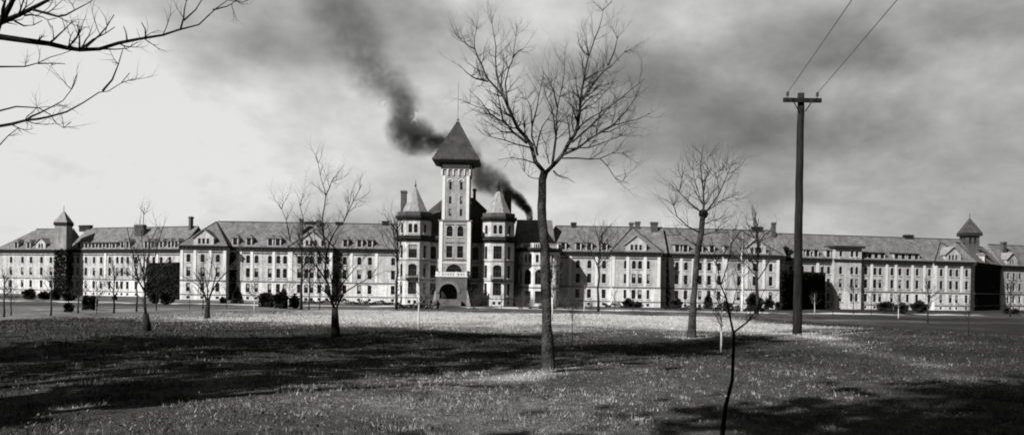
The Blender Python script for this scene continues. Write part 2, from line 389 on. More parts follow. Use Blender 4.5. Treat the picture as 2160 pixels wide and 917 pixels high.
# gravel drive along the front of the hospital
def ribbon(name,pts,wd,m,dz=.03):
    bm=bmesh.new(); pv=None; Q=[Vector(p) for p in pts]
    for i,p in enumerate(Q):
        t=(Q[min(i+1,len(Q)-1)]-Q[max(i-1,0)]).normalized(); nn=Vector((-t.y,t.x,0))
        w0=wd[i] if isinstance(wd,list) else wd
        row=[]
        for k in range(5):
            q=p+nn*w0*(k/4-.5); row.append(bm.verts.new((q.x,q.y,gz(q.x,q.y)+dz)))
        if pv:
            for k in range(4): bm.faces.new((pv[k],pv[k+1],row[k+1],row[k]))
        pv=row
    return fin(name,bm,m)
pts=[]
for i in range(81):
    x=-190+i*4.75; y=214+ (x+190)*.03 + 12*math.exp(-((x+15)/26)**2)
    if x>60: y+= (x-60)*.16
    pts.append((x,y,0))
tag(ribbon('drive',pts,11,MDr),'pale gravel drive curving along the front of the hospital','drive',kind='structure')

# ---------------------------------------------------------------- hospital wards
EAVE=17.3; RIDGE=25.9; DEP=16.0
STO=[(2.65,5.45,0),(7.4,10.4,0),(12.0,14.6,1)]
STC=[1.75,6.1]
zmat=lambda z: 1 if z<6.1 else 0
class Frame:
    def __init__(s,px0,d0,px1,d1):
        s.a=un(px0,570,d0); s.b=un(px1,570,d1); s.a.z=0; s.b.z=0
        s.L=(s.b-s.a).length; s.U=(s.b-s.a)/s.L; s.rz=math.atan2(s.U.y,s.U.x)
    def u(s,px,py=570,back=0):
        r=raydir(px,py); N=Vector((-s.U.y,s.U.x,0)); a=s.a+N*back
        # a+U*u = r*t
        det=s.U.x*(-r.y)-(-r.x)*s.U.y
        return ((-a.x)*(-r.y)-(-r.x)*(-a.y))/det
def roof_gable(bm,x0,x1,y0,y1,ez,rz,hipL=0,hipR=0,o=.7,th=.25):
    ym=(y0+y1)/2; sl=(rz-ez)/(ym-y0); e=ez-o*sl*.0
    A=(x0-(o if hipL else .15),y0-o,e);B=(x1+(o if hipR else .15),y0-o,e);C=(B[0],y1+o,e);D=(A[0],y1+o,e)
    E=(A[0]+hipL,ym,rz);F_=(B[0]-hipR,ym,rz)
    poly(bm,[A,B,F_,E]);poly(bm,[C,D,E,F_]);poly(bm,[B,C,F_]);poly(bm,[D,A,E])
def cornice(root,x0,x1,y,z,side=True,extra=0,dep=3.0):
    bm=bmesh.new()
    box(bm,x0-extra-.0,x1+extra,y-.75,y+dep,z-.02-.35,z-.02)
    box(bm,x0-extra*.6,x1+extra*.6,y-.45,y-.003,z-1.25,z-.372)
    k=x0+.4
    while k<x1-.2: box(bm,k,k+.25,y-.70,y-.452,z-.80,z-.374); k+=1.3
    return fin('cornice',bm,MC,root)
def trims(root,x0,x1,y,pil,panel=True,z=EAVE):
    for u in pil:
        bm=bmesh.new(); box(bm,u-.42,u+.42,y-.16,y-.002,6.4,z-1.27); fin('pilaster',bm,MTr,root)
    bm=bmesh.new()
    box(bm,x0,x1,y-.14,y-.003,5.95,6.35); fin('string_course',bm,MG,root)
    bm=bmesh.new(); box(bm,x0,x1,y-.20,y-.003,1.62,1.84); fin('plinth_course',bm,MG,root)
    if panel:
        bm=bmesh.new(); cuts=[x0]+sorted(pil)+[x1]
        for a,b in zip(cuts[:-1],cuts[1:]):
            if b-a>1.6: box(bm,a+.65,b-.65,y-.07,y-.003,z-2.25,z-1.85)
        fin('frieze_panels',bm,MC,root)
DM={}
def dormer(root,u,y=0,ez=EAVE,wd=2.0,h=2.5,light=False,flat=False,sl=1.0):
    key=(wd,h,flat)
    if key not in DM:
        bm=bmesh.new(); dp=h/sl+1.3
        facade(bm,Vector((-wd/2,0,0)),Vector((1,0,0)),wd,0,h,[(wd/2,wd*.66,.2,h-.2,0)],rec=.25)
        for s in (-1,1): poly(bm,[(s*wd/2,0,0),(s*wd/2,dp,0),(s*wd/2,dp,h),(s*wd/2,0,h)])
        m1=bpy.data.meshes.new('dormer'); bm.to_mesh(m1); bm.free(); m1.materials.append(MW)
        bm=bmesh.new(); o=.32
        if flat:
            poly(bm,[(-wd/2-o,-o-.1,h),(wd/2+o,-o-.1,h),(wd/2+o,dp,h+.5),(-wd/2-o,dp,h+.5)]); box(bm,-wd/2-o,wd/2+o,-o-.1,dp,h-.22,h-.01)
        else:
            rh=1.15
            box(bm,-wd/2-o,wd/2+o,-o,dp,h,h+.14)
            A=(-wd/2-o,-o,h+.143);B=(wd/2+o,-o,h+.143);C=(wd/2+o,dp,h+.143);D=(-wd/2-o,dp,h+.143);E=(0,.75,h+rh);G_=(0,dp,h+rh)
            poly(bm,[A,B,E]);poly(bm,[B,C,G_,E]);poly(bm,[D,A,E,G_])
        m2=bpy.data.meshes.new('dormer_roof'); bm.to_mesh(m2); bm.free(); m2.materials.append(MR2 if flat else MR)
        DM[key]=(m1,m2)
    m1,m2=DM[key]
    o=link('dormer',m1,root,(u,y-.30,ez+.30)); link('dormer_roof',m2,o)
    fr,pn,sl_=window_meshes(wd*.66,h-.4,0)
    f=link('window',fr,o,(0,.2,.2)); 
    bpy.data.objects  # window keeps its pane inside the same thing
    p=link('pane',pn,o,(0,.2,.2))
    return o
def attic_gable(root,u,y,ez=EAVE,wd=6.4,h=2.5,rh=2.6,n=3,dp=5.5):
    bm=bmesh.new(); ops=[(wd/2+(i-(n-1)/2)*1.35,.85,.5,h-.25,0) for i in range(n)]
    facade(bm,Vector((-wd/2,0,0)),Vector((1,0,0)),wd,0,h,ops,rec=.25)
    poly(bm,[(-wd/2,0,h),(wd/2,0,h),(0,0,h+rh)])
    for s in (-1,1): poly(bm,[(s*wd/2,0,0),(s*wd/2,dp,0),(s*wd/2,dp,h),(s*wd/2,0,h)])
    o=fin('attic_gable',bm,MW,root,(u,y,ez+.05))
    bm=bmesh.new(); t=.22;e=.45
    for s in (-1,1):
        a=(s*(wd/2+e),h-e*rh/(wd/2)); b=(0,h+rh)
        P=[(a[0],-e,a[1]),(b[0],-e,b[1]),(b[0],dp,b[1]),(a[0],dp,a[1])]
        Q=[(p[0],p[1],p[2]+t) for p in P]
        poly(bm,P);poly(bm,Q)
        for i in range(4): poly(bm,[P[i],P[(i+1)%4],Q[(i+1)%4],Q[i]])
    fin('gable_roof',bm,MRL,o)
    put_windows(o,Vector((-wd/2,0,0)),Vector((1,0,0)),ops,rec=.25,sill=False)
    return o
def chimney(root,u,y,z0,z1,wx=1.1,wy=1.1,m=None):
    bm=bmesh.new(); box(bm,u-wx/2,u+wx/2,y-wy/2,y+wy/2,z0,z1-.7); box(bm,u-wx/2-.18,u+wx/2+.18,y-wy/2-.18,y+wy/2+.18,z1-.698,z1-.25); box(bm,u-wx/2-.05,u+wx/2+.05,y-wy/2-.05,y+wy/2+.05,z1-.248,z1)
    return fin('chimney',bm,m or MK,root)
def ops_for(fr,cols,y=0,wd=1.3,rows=(0,1,2),base=True):
    out=[]
    for c in cols:
        small=False
        if isinstance(c,tuple): px,ww=c
        else: px,ww=c,wd
        u=fr.u(px,575,y)
        if u<ww*.6+.1 or u>fr.L-ww*.6-.1: continue
        for r in rows:
            zb,zt,a=STO[r]
            if ww>90: out.append((u,1.2,zb+.9,zt-.6,0)); continue
            out.append((u,ww,zb,zt,a))
        if base: out.append((u,1.0 if ww<90 else .8,.35,1.2,0))
    # drop any overlapping columns
    out.sort(); res=[]
    for o in out:
        if all(abs(o[0]-p[0])>=(o[1]+p[1])/2+.12 or abs(o[0]-p[0])<1e-6 for p in res): res.append(o)
    return res
def ward(label,px0,d0,px1,d1,cols,dorm=(),pil=(),hipL=0,hipR=0,chim=(),eave=EAVE,ridge=RIDGE,wallm=None,dep=DEP,roofm=None,flat=(),rows=(0,1,2),walls=None):
    fr=Frame(px0,d0,px1,d1); root=empty('hospital_ward',fr.a,fr.rz,label,'building','wings of the hospital')
    bm=bmesh.new(); ops=ops_for(fr,cols,rows=rows); Ux=Vector((1,0,0)); O=Vector((0,0,0))
    facade(bm,O,Ux,fr.L,0,eave,ops,STC,zmat)
    Ln=fr.L; e=eave-.01
    ym=dep/2
    for x in (0,Ln):
        for z0,z1,mi in ((0,6.1,1),(6.1,e,0)): poly(bm,[(x,0,z0),(x,dep,z0),(x,dep,z1),(x,0,z1)],mi)
        if not (hipL if x==0 else hipR): poly(bm,[(x,0,e),(x,dep,e),(x,ym,ridge-.1)],0)
    poly(bm,[(0,dep,0),(Ln,dep,0),(Ln,dep,e),(0,dep,e)],0)
    # dark room volume behind the glass is closed by the panes
    fin('wall',bm,wallm or [MW,MS],root,rec=False)
    put_windows(root,O,Ux,ops)
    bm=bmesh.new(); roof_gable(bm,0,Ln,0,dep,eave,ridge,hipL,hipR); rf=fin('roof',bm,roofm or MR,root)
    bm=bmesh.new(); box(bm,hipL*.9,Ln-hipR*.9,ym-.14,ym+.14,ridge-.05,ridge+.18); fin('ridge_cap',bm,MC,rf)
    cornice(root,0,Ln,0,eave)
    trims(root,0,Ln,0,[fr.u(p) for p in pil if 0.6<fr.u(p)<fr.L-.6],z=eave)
    for p in dorm: 
        u=fr.u(p,510,-.3)
        if 1<u<Ln-1: dormer(root,u,0,eave)
    for p in flat:
        u=fr.u(p,510,-.3); dormer(root,u,0,eave,wd=2.25,h=2.2,flat=True)
    for c in chim:
        px,py,wpx,bk=c[:4]; d=un(px0,500,d0).y+bk
        u=fr.u(px,py,bk); dd=(fr.a+fr.U*u).y+bk; z1=un(px,py,dd).z
        ysl=ridge-abs(bk-ym)*(ridge-eave)/ym
        chimney(rf,u,bk,ysl-1.2,z1,wpx*dd/F,1.2,c[4] if len(c)>4 else None)
    return root,fr
def pavilion(label,host,pa,pb,proj,cols,pil=(),gab=None,eave=EAVE,ridge=RIDGE,dormx=(),wd=1.3,apex=None,name='hospital_pavilion'):
    """box projecting from a ward front with a hipped front roof running back to the ridge"""
    root0,fr=host
    ua=fr.u(pa,570,-proj); ub=fr.u(pb,570,-proj); W=ub-ua
    org=fr.a+fr.U*ua; root=empty(name,org,fr.rz,label,'building','wings of the hospital')
    O=Vector((0,-proj,0)); Ux=Vector((1,0,0)); ops=[]
    for c in cols:
        px,ww=(c if isinstance(c,tuple) else (c,wd)); u=fr.u(px,575,-proj)-ua
        for zb,zt,a in STO: ops.append((u,ww,zb,zt,a))
        ops.append((u,min(ww,1.0),.35,1.2,0))
    bm=bmesh.new(); e=eave-.01
    facade(bm,O,Ux,W,0,eave,ops,STC,zmat)
    for x in (0,W):
        for z0,z1,mi in ((0,6.1,1),(6.1,e,0)): poly(bm,[(x,-proj,z0),(x,-.01,z0),(x,-.01,z1),(x,-proj,z1)],mi)
    fin('wall',bm,[MW,MS],root,rec=False); put_windows(root,O,Ux,ops)
    bm=bmesh.new(); o=.7; ym=DEP/2
    ap=(W/2,ym-.2,ridge-.15) if apex is None else (W/2,apex[0],apex[1])
    A=(-o,-proj-o,eave+.02);B=(W+o,-proj-o,eave+.02);C=(W+o,-o+.1,eave+.02);D=(-o,-o+.1,eave+.02)
    back=(W/2,ym-.2,ap[2])
    poly(bm,[A,B,ap]);poly(bm,[B,C,back,ap] if apex else [B,C,ap]);poly(bm,[D,A,ap,back] if apex else [D,A,ap])
    rf_=fin('roof',bm,MR,root)
    for q_ in (A,B): fasttubes('hip_cap',[([Vector(q_)+Vector((0,-.02,.05)),Vector(ap)+Vector((0,-.02,.05))],[.17,.17])],6,MC,rf_)
    cornice(root,-.5,W+.5,-proj,eave,dep=proj-.8)
    trims(root,0,W,-proj,[fr.u(p,570,-proj)-ua for p in pil],z=eave)
    if gab: attic_gable(root,fr.u(gab,515,-proj)-ua,-proj-.25,eave)
    return root
# --- left side, from the frame edge towards the centre
w1=ward('outermost left hospital ward fading behind young trees at the left edge',-6,334,120,326,[23,47,65,87,107],dorm=(34,60,),hipL=12,chim=())
attic_gable(w1[0],w1[1].u(87,518),-.25,wd=4.6,rh=1.9,n=2)
w2=ward('long left outer hospital ward with a row of close dormers beside the ivied tower',146,322,382,300,[154,163.5,181,198,213,231,247,257,269,287,311,324,340,358],
      dorm=(258,269,308,322,340,357,372),flat=(167,182,197,212,227,240),pil=(172,222,278,332),chim=((181,475,32,8,MC),(296,474,26,5,MR2),(403,457,6,7)))
w3=ward('long inner left hospital ward between the hipped pavilion and the left turret',440,273,842,273,[494,523,540.6,569,586.8,601,713,727,757.6,780,(810.5,99),829],
      dorm=(496,525,570,586,728.5,758,780),pil=(507,531,577.5,610,700,741,794),chim=((636,461,6,4),(655,467,22,8,MC),(715,468,12,8,MC),(813,466,12,8,MC),(672,464,7,7)))
p3=pavilion('hipped left hospital pavilion beside the ivied stair block',w3,380,477,3.6,[397,427,459],pil=(383,411,443,474),gab=430)
p2=pavilion('shallow central bay of the inner left ward partly hidden by the forked tree',w3,612,700,1.6,[631,646,657.5,(674,1.3),690],pil=(614,666,698),gab=657,apex=(5.5,23.8))
# --- right side, from the centre outwards
w4=ward('inner right hospital ward with two small square windows beside the round loggia',1150,268,1405,268,[(1188,99),1219,1243,1274],dorm=(1188,1220,1243,1274.5),pil=(1203,1258,1290),chim=((1210,469,10,8,MC),(1332,469,8,8),(1345,467,10,8)),hipL=4)
p4=pavilion('hipped right hospital pavilion with a broad roof triangle facing the lawn',w4,1291,1394,3.2,[(1319,.9),1337,1350,(1367.6,.9)],pil=(1294,1324,1361,1390),gab=1342)
w5=ward('middle right hospital ward behind the knotted tree',1394,270,1655,274,[1428,1446.7,1477,1496,1517],dorm=(1400,1429,1446.5,1477,1502,1533),pil=(1413,1437,1462,1487,1507,1530),chim=((1380,468,14,5),(1597,478,22,8,MC),(1632,469,7,6)))
p5=pavilion('hipped far right pavilion beside the dark shaded stair block',w5,1528,1645,2.6,[1559,1592,1626],pil=(1531,1575,1611,1641),gab=1595)
w6=ward('long right outer hospital ward with shed dormers and a flat roofed bay',1640,286,2057,303,[1668.7,1693,1715,1734.6,1748,1827,1846,1857,1882,1898.6,1915.4,1935,1961],
      dorm=(1660,1690,1705,1722,1748),flat=(1836,1849,1862,1892,1906,1920,1934),pil=(1680,1725,1758,1839,1871,1890,1925,1950),chim=((1916,495,20,8,MC),))
p6=pavilion('right end pavilion of the outer ward beside the black shaded wall',w6,1972,2055,1.5,[1986,2006,2019,2039.5],pil=(1975,1996,2029,2052),gab=2010,apex=(6,24.4))
# flat roofed bay of w6
def bay6():
    fr=w6[1]; root=w6[0]; ua=fr.u(1760,570,-1.6); ub=fr.u(1817,570,-1.6); W=ub-ua; O=Vector((ua,-1.6,0)); Ux=Vector((1,0,0)); ops=[]
    for px in (1773.4,1797,1807.5):
        u=fr.u(px,575,-1.6)-ua
        for zb,zt,a in STO: ops.append((u,1.25,zb,zt,a))
        ops.append((u,1.2,18.0,20.0,1))
    bm=bmesh.new(); facade(bm,O,Ux,W,0,21,ops,STC,zmat)
    for x in (ua,ub): poly(bm,[(x,-1.6,0),(x,4,0),(x,4,21),(x,-1.6,21)],0)
    b=fin('bay',bm,[MW,MS],root,rec=False); put_windows(b,O,Ux,ops)
    bm=bmesh.new(); box(bm,ua-.8,ub+.8,-2.6,5,21,21.7); box(bm,ua-.3,ub+.3,-2.0,-1.602,16.4,17.2); fin('bay_cornice',bm,MC,b)
bay6()
def simple_block(name,label,pts_px,z,group=None,roofz=None,m=None,cols=0):
    """closed prism from list of (px,d)"""
    P=[un(px,600,d) for px,d in pts_px]; c=sum((p for p in P),Vector())/len(P); c.z=0
    root=empty(name,c,0,label,'building',group)
    bm=bmesh.new(); prism(bm,[(p.x-c.x,p.y-c.y) for p in P],0,z); fin('wall',bm,m or MK,root)
    return root,c,[Vector((p.x-c.x,p.y-c.y,0)) for p in P]
def ivy_on(root,pts,z,n,seed,name='ivy',u0=0,z0=0,taper=0):
    rs=np.random.RandomState(seed); out=[]
    for a,b in pts:
        Ld=(b-a).length; U=(b-a)/Ld; N=Vector((U.y,-U.x,0)); k=int(n*Ld)
        u=rs.rand(k)*Ld; zz=z0+rs.rand(k)*(z-z0)
        if taper: 
            ok=np.abs(u/Ld-.5)*2<(1-(zz-z0)/(z-z0))**taper+.08*rs.normal(size=k); u=u[ok]; zz=zz[ok]
        off=rs.rand(len(u))*.35
        out.append(np.stack([a.x+U.x*u+N.x*off,a.y+U.y*u+N.y*off,zz+rs.normal(size=len(u))*.12],1))
    return leafmesh(name,np.concatenate(out),.30,seed,MIv,root)
# dark stair blocks (ivy on the left one, leaves put over the right one's shade)
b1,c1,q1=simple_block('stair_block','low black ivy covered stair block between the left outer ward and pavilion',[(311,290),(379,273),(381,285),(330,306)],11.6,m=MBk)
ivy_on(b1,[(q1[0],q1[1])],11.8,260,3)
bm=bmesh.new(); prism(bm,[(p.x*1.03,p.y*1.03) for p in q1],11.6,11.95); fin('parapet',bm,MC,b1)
b2,c2,q2=simple_block('stair_block','low black flat topped stair block directly behind the utility pole',[(1646,257),(1739,282),(1741,287),(1655,287)],11.9,m=MBk)  # shade of the turned front put into its black wall colour
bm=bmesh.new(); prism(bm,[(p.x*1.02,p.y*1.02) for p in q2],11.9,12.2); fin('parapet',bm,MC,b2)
ivy_on(b2,[(q2[0],q2[1])],12.0,160,5)  # leaves added to darken the shaded front
# turned end of the right wing
frE=Frame(2056,300,2116,332)
w7=ward('turned end ward of the right wing whose side wall is in black shade',2056,300,2116,332,[],dorm=(2079,),hipR=4,dep=13,ridge=24.5,wallm=[MBk,MBk])  # side wall shade also put into its near-black brick
w8=ward('farthest right hospital ward beside the frame edge with a broad roof dormer',2112,328,2230,340,[2127,2139,2152,2170,2190],dorm=(),hipL=3,chim=((2117,510,10,5),))
attic_gable(w8[0],w8[1].u(2134,545),-.25,wd=6,rh=2.4,n=2)

# --- towers at the ends
def end_tower(px,d,w_,ztop,zroof,label,ivy,open_=True):
    c=un(px,500,d); c.z=0; root=empty('corner_tower',c,0,label,'tower','pyramid roofed corner towers')
    bm=bmesh.new(); h=w_/2
    ops=[(w_/2-.9,1.1,ztop-3.6,ztop-1.3,1),(w_/2+.9,1.1,ztop-3.6,ztop-1.3,1)]
    cs=[Vector((-h,-h,0)),Vector((h,-h,0)),Vector((h,h,0)),Vector((-h,h,0))]
    for i in range(4):
        a,b=cs[i],cs[(i+1)%4]; facade(bm,a,(b-a).normalized(),w_,0,ztop,ops if open_ else [],rec=.4)
    fin('wall',bm,MT if ivy else MK,root,rec=False)
    if open_:
        bm=bmesh.new(); box(bm,-h+.5,h-.5,-h+.5,h-.5,ztop-4,ztop-1); fin('louvre_box',bm,MDk,root)
    bm=bmesh.new(); o=.3 if ivy else .7; box(bm,-h-o,h+o,-h-o,h+o,ztop-.6,ztop+.55); fin('cornice',bm,MC,root)
    bm=bmesh.new(); B=[(-h-o,-h-o),(h+o,-h-o),(h+o,h+o),(-h-o,h+o)]
    prism(bm,B,ztop+.553,zroof,0,.03,(0,0)); rf=fin('roof',bm,MR2 if not ivy else MRL,root)
    bm=bmesh.new(); prism(bm,[(.08,.08),(-.08,.08),(-.08,-.08),(.08,-.08)],zroof-.2,zroof+1.8); fin('finial',bm,MC,rf)
    if ivy:
        ivy_on(root,[(cs[0],cs[1]),(cs[1],cs[2])],EAVE-.2,420,8)
    return root
end_tower(134,317,4.4,26.6,31.6,'square tower with black ivy below and a thin pyramid roof at far left',True,False)
end_tower(2045,314,4.9,28.0,34.2,'square belfry tower with dark arched openings above the far right roof',False)

# ---------------------------------------------------------------- central building
D0=247.0; SX=D0/F
X0=un(958,600,D0).x
adm=empty('administration_building',(X0,D0,0),0,'central administration building with tall pyramid roofed tower and two octagonal turrets','building','wings of the hospital')
def lx(px,py=560,d=D0): return un(px,py,d).x-X0
Ux=Vector((1,0,0))
# main block
mb=7.0; xa=lx(842,570,254); xb=lx(1084,570,254)
bm=bmesh.new(); O=Vector((xa,mb,0)); W=xb-xa
def wu(px,d=254): return lx(px,560,d)-xa
ops=[]
for px,ww in ((912.7,1.9),(1002.6,1.9)):
    u=wu(px); ops+= [(u,ww,13.6,17.6,1),(u,ww,8.0,11.8,0),(u,ww,3.0,6.4,0),(u,1.0,.4,1.2,0)]
facade(bm,O,Ux,W,0,20.2,ops,[1.75,7.0],lambda z:1 if z<7 else 0)
for x in (xa,xb): poly(bm,[(x,mb,0),(x,mb+24,0),(x,mb+24,20.2),(x,mb,20.2)])
poly(bm,[(xa,mb+24,0),(xb,mb+24,0),(xb,mb+24,20.2),(xa,mb+24,20.2)])
fin('wall',bm,[MW,MS],adm,rec=False); put_windows(adm,O,Ux,ops)
bm=bmesh.new(); box(bm,xa-.6,xb+.6,mb-.8,mb+24.6,19.4,20.3); box(bm,xa-.3,xb+.3,mb-.4,mb-.004,18.7,19.39); fin('cornice',bm,MC,adm)
bm=bmesh.new(); box(bm,xa,xb,mb-.15,mb-.003,12.6,12.9); box(bm,xa,xb,mb-.15,mb-.003,7.1,7.4); fin('string_course',bm,MG,adm)
bm=bmesh.new(); A=(xa-.6,mb-.8,20.303);B=(xb+.6,mb-.8,20.303);C=(xb+.6,mb+24.6,20.303);D=(xa-.6,mb+24.6,20.303)
E=(lx(938,415,266),mb+12,33.6);E2=(lx(1000,415,266),mb+12,33.6)
poly(bm,[A,B,E2,E]);poly(bm,[B,C,E2]);poly(bm,[C,D,E,E2]);poly(bm,[D,A,E]); mr_=fin('roof',bm,MR2,adm)
chimney(mr_,lx(852,410,264),17,20.4,35.2,1.7,1.7); chimney(mr_,lx(1071,410,262),15,20.4,35.3,2.4,2.0); chimney(mr_,lx(1001,405,264),17,28,36.2,.9,.9)
# tower
tl=9.3; th_=tl/2; tcx=0.0
bm=bmesh.new(); cs=[Vector((-th_,0,0)),Vector((th_,0,0)),Vector((th_,9.3,0)),Vector((-th_,9.3,0))]
ops=[]
for s in (-1,1):
    u=th_+s*1.58; ops+=[(u,1.75,20.1,23.3,1),(u,1.75,13.9,17.4,0)]
ops.append((th_-.15,4.7,9.75,12.1,1))
facade(bm,cs[0],Ux,tl,0,24.6,ops)
for i in (1,2,3):
    a,b=cs[i],cs[(i+1)%4]; facade(bm,a,(b-a).normalized(),tl,0,24.6,[])
tw=fin('tower_base',bm,MT,adm,rec=False); put_windows(tw,cs[0],Ux,ops)
bm=bmesh.new()
box(bm,-th_-.3,th_+.3,-.3,9.6,24.6,25.0)
for s in (-1,1): box(bm,s*1.58-1.2,s*1.58+1.2,-.18,-.003,23.55,23.8); box(bm,s*1.58-1.2,s*1.58+1.2,-.18,-.003,18.3,18.55)
box(bm,-th_,th_,-.16,-.003,13.2,13.5); fin('string_course',bm,MG,tw)
bm=bmesh.new()
for s in (-1,1): box(bm,s*(th_-.55)-.5,s*(th_-.55)+.5,-.22,-.003,9.9,24.5)
box(bm,-th_+1.1,-.1-.0,-.12,-.003,12.35,12.7);box(bm,-.095,th_-1.1,-.12,-.003,12.35,12.7)
fin('corner_pilasters',bm,MTr,tw)
uh=4.02; y0=.6; y1=8.65; zs=25.0; ze=40.2
bm=bmesh.new(); cs=[Vector((-uh,y0,0)),Vector((uh,y0,0)),Vector((uh,y1,0)),Vector((-uh,y1,0))]
ops=[]
for s in (-1,1):
    for zb,zt in ((26.2,28.3),(29.8,31.9),(33.9,36.2)): ops.append((uh+s*1.6,.72,zb,zt,0))
facade(bm,cs[0],Ux,2*uh,zs,ze,ops)
for i in (1,2,3):
    a,b=cs[i],cs[(i+1)%4]; facade(bm,a,(b-a).normalized(),2*uh,zs,ze,ops)
ts=fin('tower_shaft',bm,MT,adm,rec=False); put_windows(ts,cs[0],Ux,ops,sill=False)
for i in (1,2,3):
    a,b=cs[i],cs[(i+1)%4]; put_windows(ts,a,(b-a).normalized(),ops,sill=False)
bm=bmesh.new()
for s in (-1,1):
    box(bm,s*(uh-.5)-.42,s*(uh-.5)+.42,y0-.16,y0-.003,25.1,38.0)
    A_=arcpts(1.3,36.3,.65); A2=arcpts(1.75,36.3,.9)
    for i in range(len(A_)-1):
        P=[(s*1.6+A_[i][0],A_[i][1]),(s*1.6+A_[i+1][0],A_[i+1][1]),(s*1.6+A2[i+1][0],A2[i+1][1]),(s*1.6+A2[i][0],A2[i][1])]
        poly(bm,[(p[0],y0-.2,p[1]) for p in P]); poly(bm,[(P[3][0],y0-.2,P[3][1]),(P[2][0],y0-.2,P[2][1]),(P[2][0],y0,P[2][1]),(P[3][0],y0,P[3][1])])
fin('tower_trim',bm,MTr,ts)
# corbel table
bm=bmesh.new(); n=6; wdt=2*uh+.7
for side in range(4):
    rot=Matrix.Rotation(side*math.pi/2,4,'Z'); cyc=(y0+y1)/2; hh=uh+.35
    m2=bmesh.new()
    for i in range(n):
        x=-hh+.16+(wdt-.62)*i/(n-1)+.0; box(m2,x,x+.30,-hh,-uh+.0-.004,38.1,39.5); box(m2,x-.1,x+.40,-hh-.02,-uh-.004,39.5,39.85)
    box(m2,-hh,hh,-hh,-uh-.004,39.86,41.2)
    bmesh.ops.transform(m2,matrix=Matrix.Translation((0,cyc,0))@rot,verts=m2.verts)
    tmp=bpy.data.meshes.new('t'); m2.to_mesh(tmp); m2.free(); bm.from_mesh(tmp); bpy.data.meshes.remove(tmp)
fin('corbel_table',bm,MTr,ts)
bm=bmesh.new(); cyc=(y0+y1)/2
def sq(h): return [(-h,cyc-h),(h,cyc-h),(h,cyc+h),(-h,cyc+h)]
prism(bm,sq(uh-.01),40.2,41.3); prism(bm,sq(4.9),41.25,41.6); 
lv=[(4.9,41.603),(6.9,42.3),(6.95,42.6),(5.7,44.6),(.62,54.1),(.55,54.5)]
fin('eaves',bm,MC,ts)
bm=bmesh.new(); prev=None
for h,z in lv:
    row=[bm.verts.new((x,y,z)) for x,y in sq(h)]
    if prev:
        for i in range(4): bm.faces.new((prev[i],prev[(i+1)%4],row[(i+1)%4],row[i]))
    prev=row
bm.faces.new(prev); trf=fin('tower_roof',bm,MR3,adm)
def tubes(bm,lines,sides=6):
    for pts,rad in lines:
        prev=None; n=len(pts)
        for i in range(n):
            p=pts[i]; t=(pts[min(i+1,n-1)]-pts[max(i-1,0)])
            if t.length<1e-6: t=Vector((0,0,1))
            t.normalize(); a=t.cross(Vector((.3,.9,.2))); 
            if a.length<.1: a=t.cross(Vector((1,0,0)))
            a.normalize(); b=t.cross(a)
            row=[bm.verts.new(p+(a*math.cos(6.2832*k/sides)+b*math.sin(6.2832*k/sides))*rad[i]) for k in range(sides)]
            if prev:
                for k in range(sides): bm.faces.new((prev[k],prev[(k+1)%sides],row[(k+1)%sides],row[k]))
            prev=row
bm=bmesh.new(); tubes(bm,[([Vector((0,cyc,54.3)),Vector((0,cyc,55.2)),Vector((0,cyc,66.4))],[.16,.09,.05])],6)
bmesh.ops.create_icosphere(bm,subdivisions=2,radius=.38,matrix=Matrix.Translation((0,cyc,55.2))); fin('flagpole',bm,MG,trf)
# porch
pw0=lx(919.6,600,243); pw1=lx(985,600,243); pd=-4.2
bm=bmesh.new(); O=Vector((pw0,pd,0)); PW=pw1-pw0; pc=lx(946,610,243)-pw0
facade(bm,O,Ux,PW,0,8.3,[(pc,5.1,1.9,6.3,1)],rec=1.0)
for x,d_ in ((pw0,1),(pw1,-1)):
    a=Vector((x,pd if d_<0 else 0,0)); U=Vector((0,1 if d_<0 else -1,0)); facade(bm,a,U,-pd,0,8.3,[(2.1,2.2,2.2,5.6,1)],rec=.6)
poly(bm,[(pw0,pd,8.3),(pw1,pd,8.3),(pw1,-.01,8.3),(pw0,-.01,8.3)]); poly(bm,[(pw0,pd+.5,1.88),(pw1,pd+.5,1.88),(pw1,-.01,1.88),(pw0,-.01,1.88)])
po=fin('porch',bm,MP,adm,rec=False)
bm=bmesh.new(); box(bm,pw0+.9,pw1-.9,-.35,-.03,1.9,7.9); fin('porch_shade_panel',bm,MDk,po)  # dark panel added so the porch interior reads as shade
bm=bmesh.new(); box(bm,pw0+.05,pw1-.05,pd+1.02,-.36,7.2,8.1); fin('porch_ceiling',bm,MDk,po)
bm=bmesh.new(); 
A_=arcpts(5.3,3.75,2.6,14); A2=arcpts(6.9,3.75,3.4,14); cxp=pw0+pc
for i in range(14):
    P=[A_[i],A_[i+1],A2[i+1],A2[i]]
    poly(bm,[(cxp+p[0],pd-.25,p[1]) for p in P]); poly(bm,[(cxp+A2[i][0],pd-.25,A2[i][1]),(cxp+A2[i+1][0],pd-.25,A2[i+1][1]),(cxp+A2[i+1][0],pd,A2[i+1][1]),(cxp+A2[i][0],pd,A2[i][1])])
    poly(bm,[(cxp+A_[i][0],pd-.25,A_[i][1]),(cxp+A_[i+1][0],pd-.25,A_[i+1][1]),(cxp+A_[i+1][0],pd,A_[i+1][1]),(cxp+A_[i][0],pd,A_[i][1])])
fin('arch_ring',bm,MG,po)
bm=bmesh.new(); box(bm,pw0-.2,pw1+.2,pd-.25,pd+.2,8.3,8.6); box(bm,pw0-.1,pw1+.1,pd-.15,pd+.1,9.35,9.6)
k=pw0
while k<pw1-.3: box(bm,k,k+.28,pd-.08,pd+.06,8.6,9.35); k+=.75
for x in (pw0+.2,cxp-2.2,cxp+2.2,pw1-.4): box(bm,x-.3,x+.3,pd-.2,pd+.15,8.61,9.8)
fin('balustrade',bm,MTr,po)
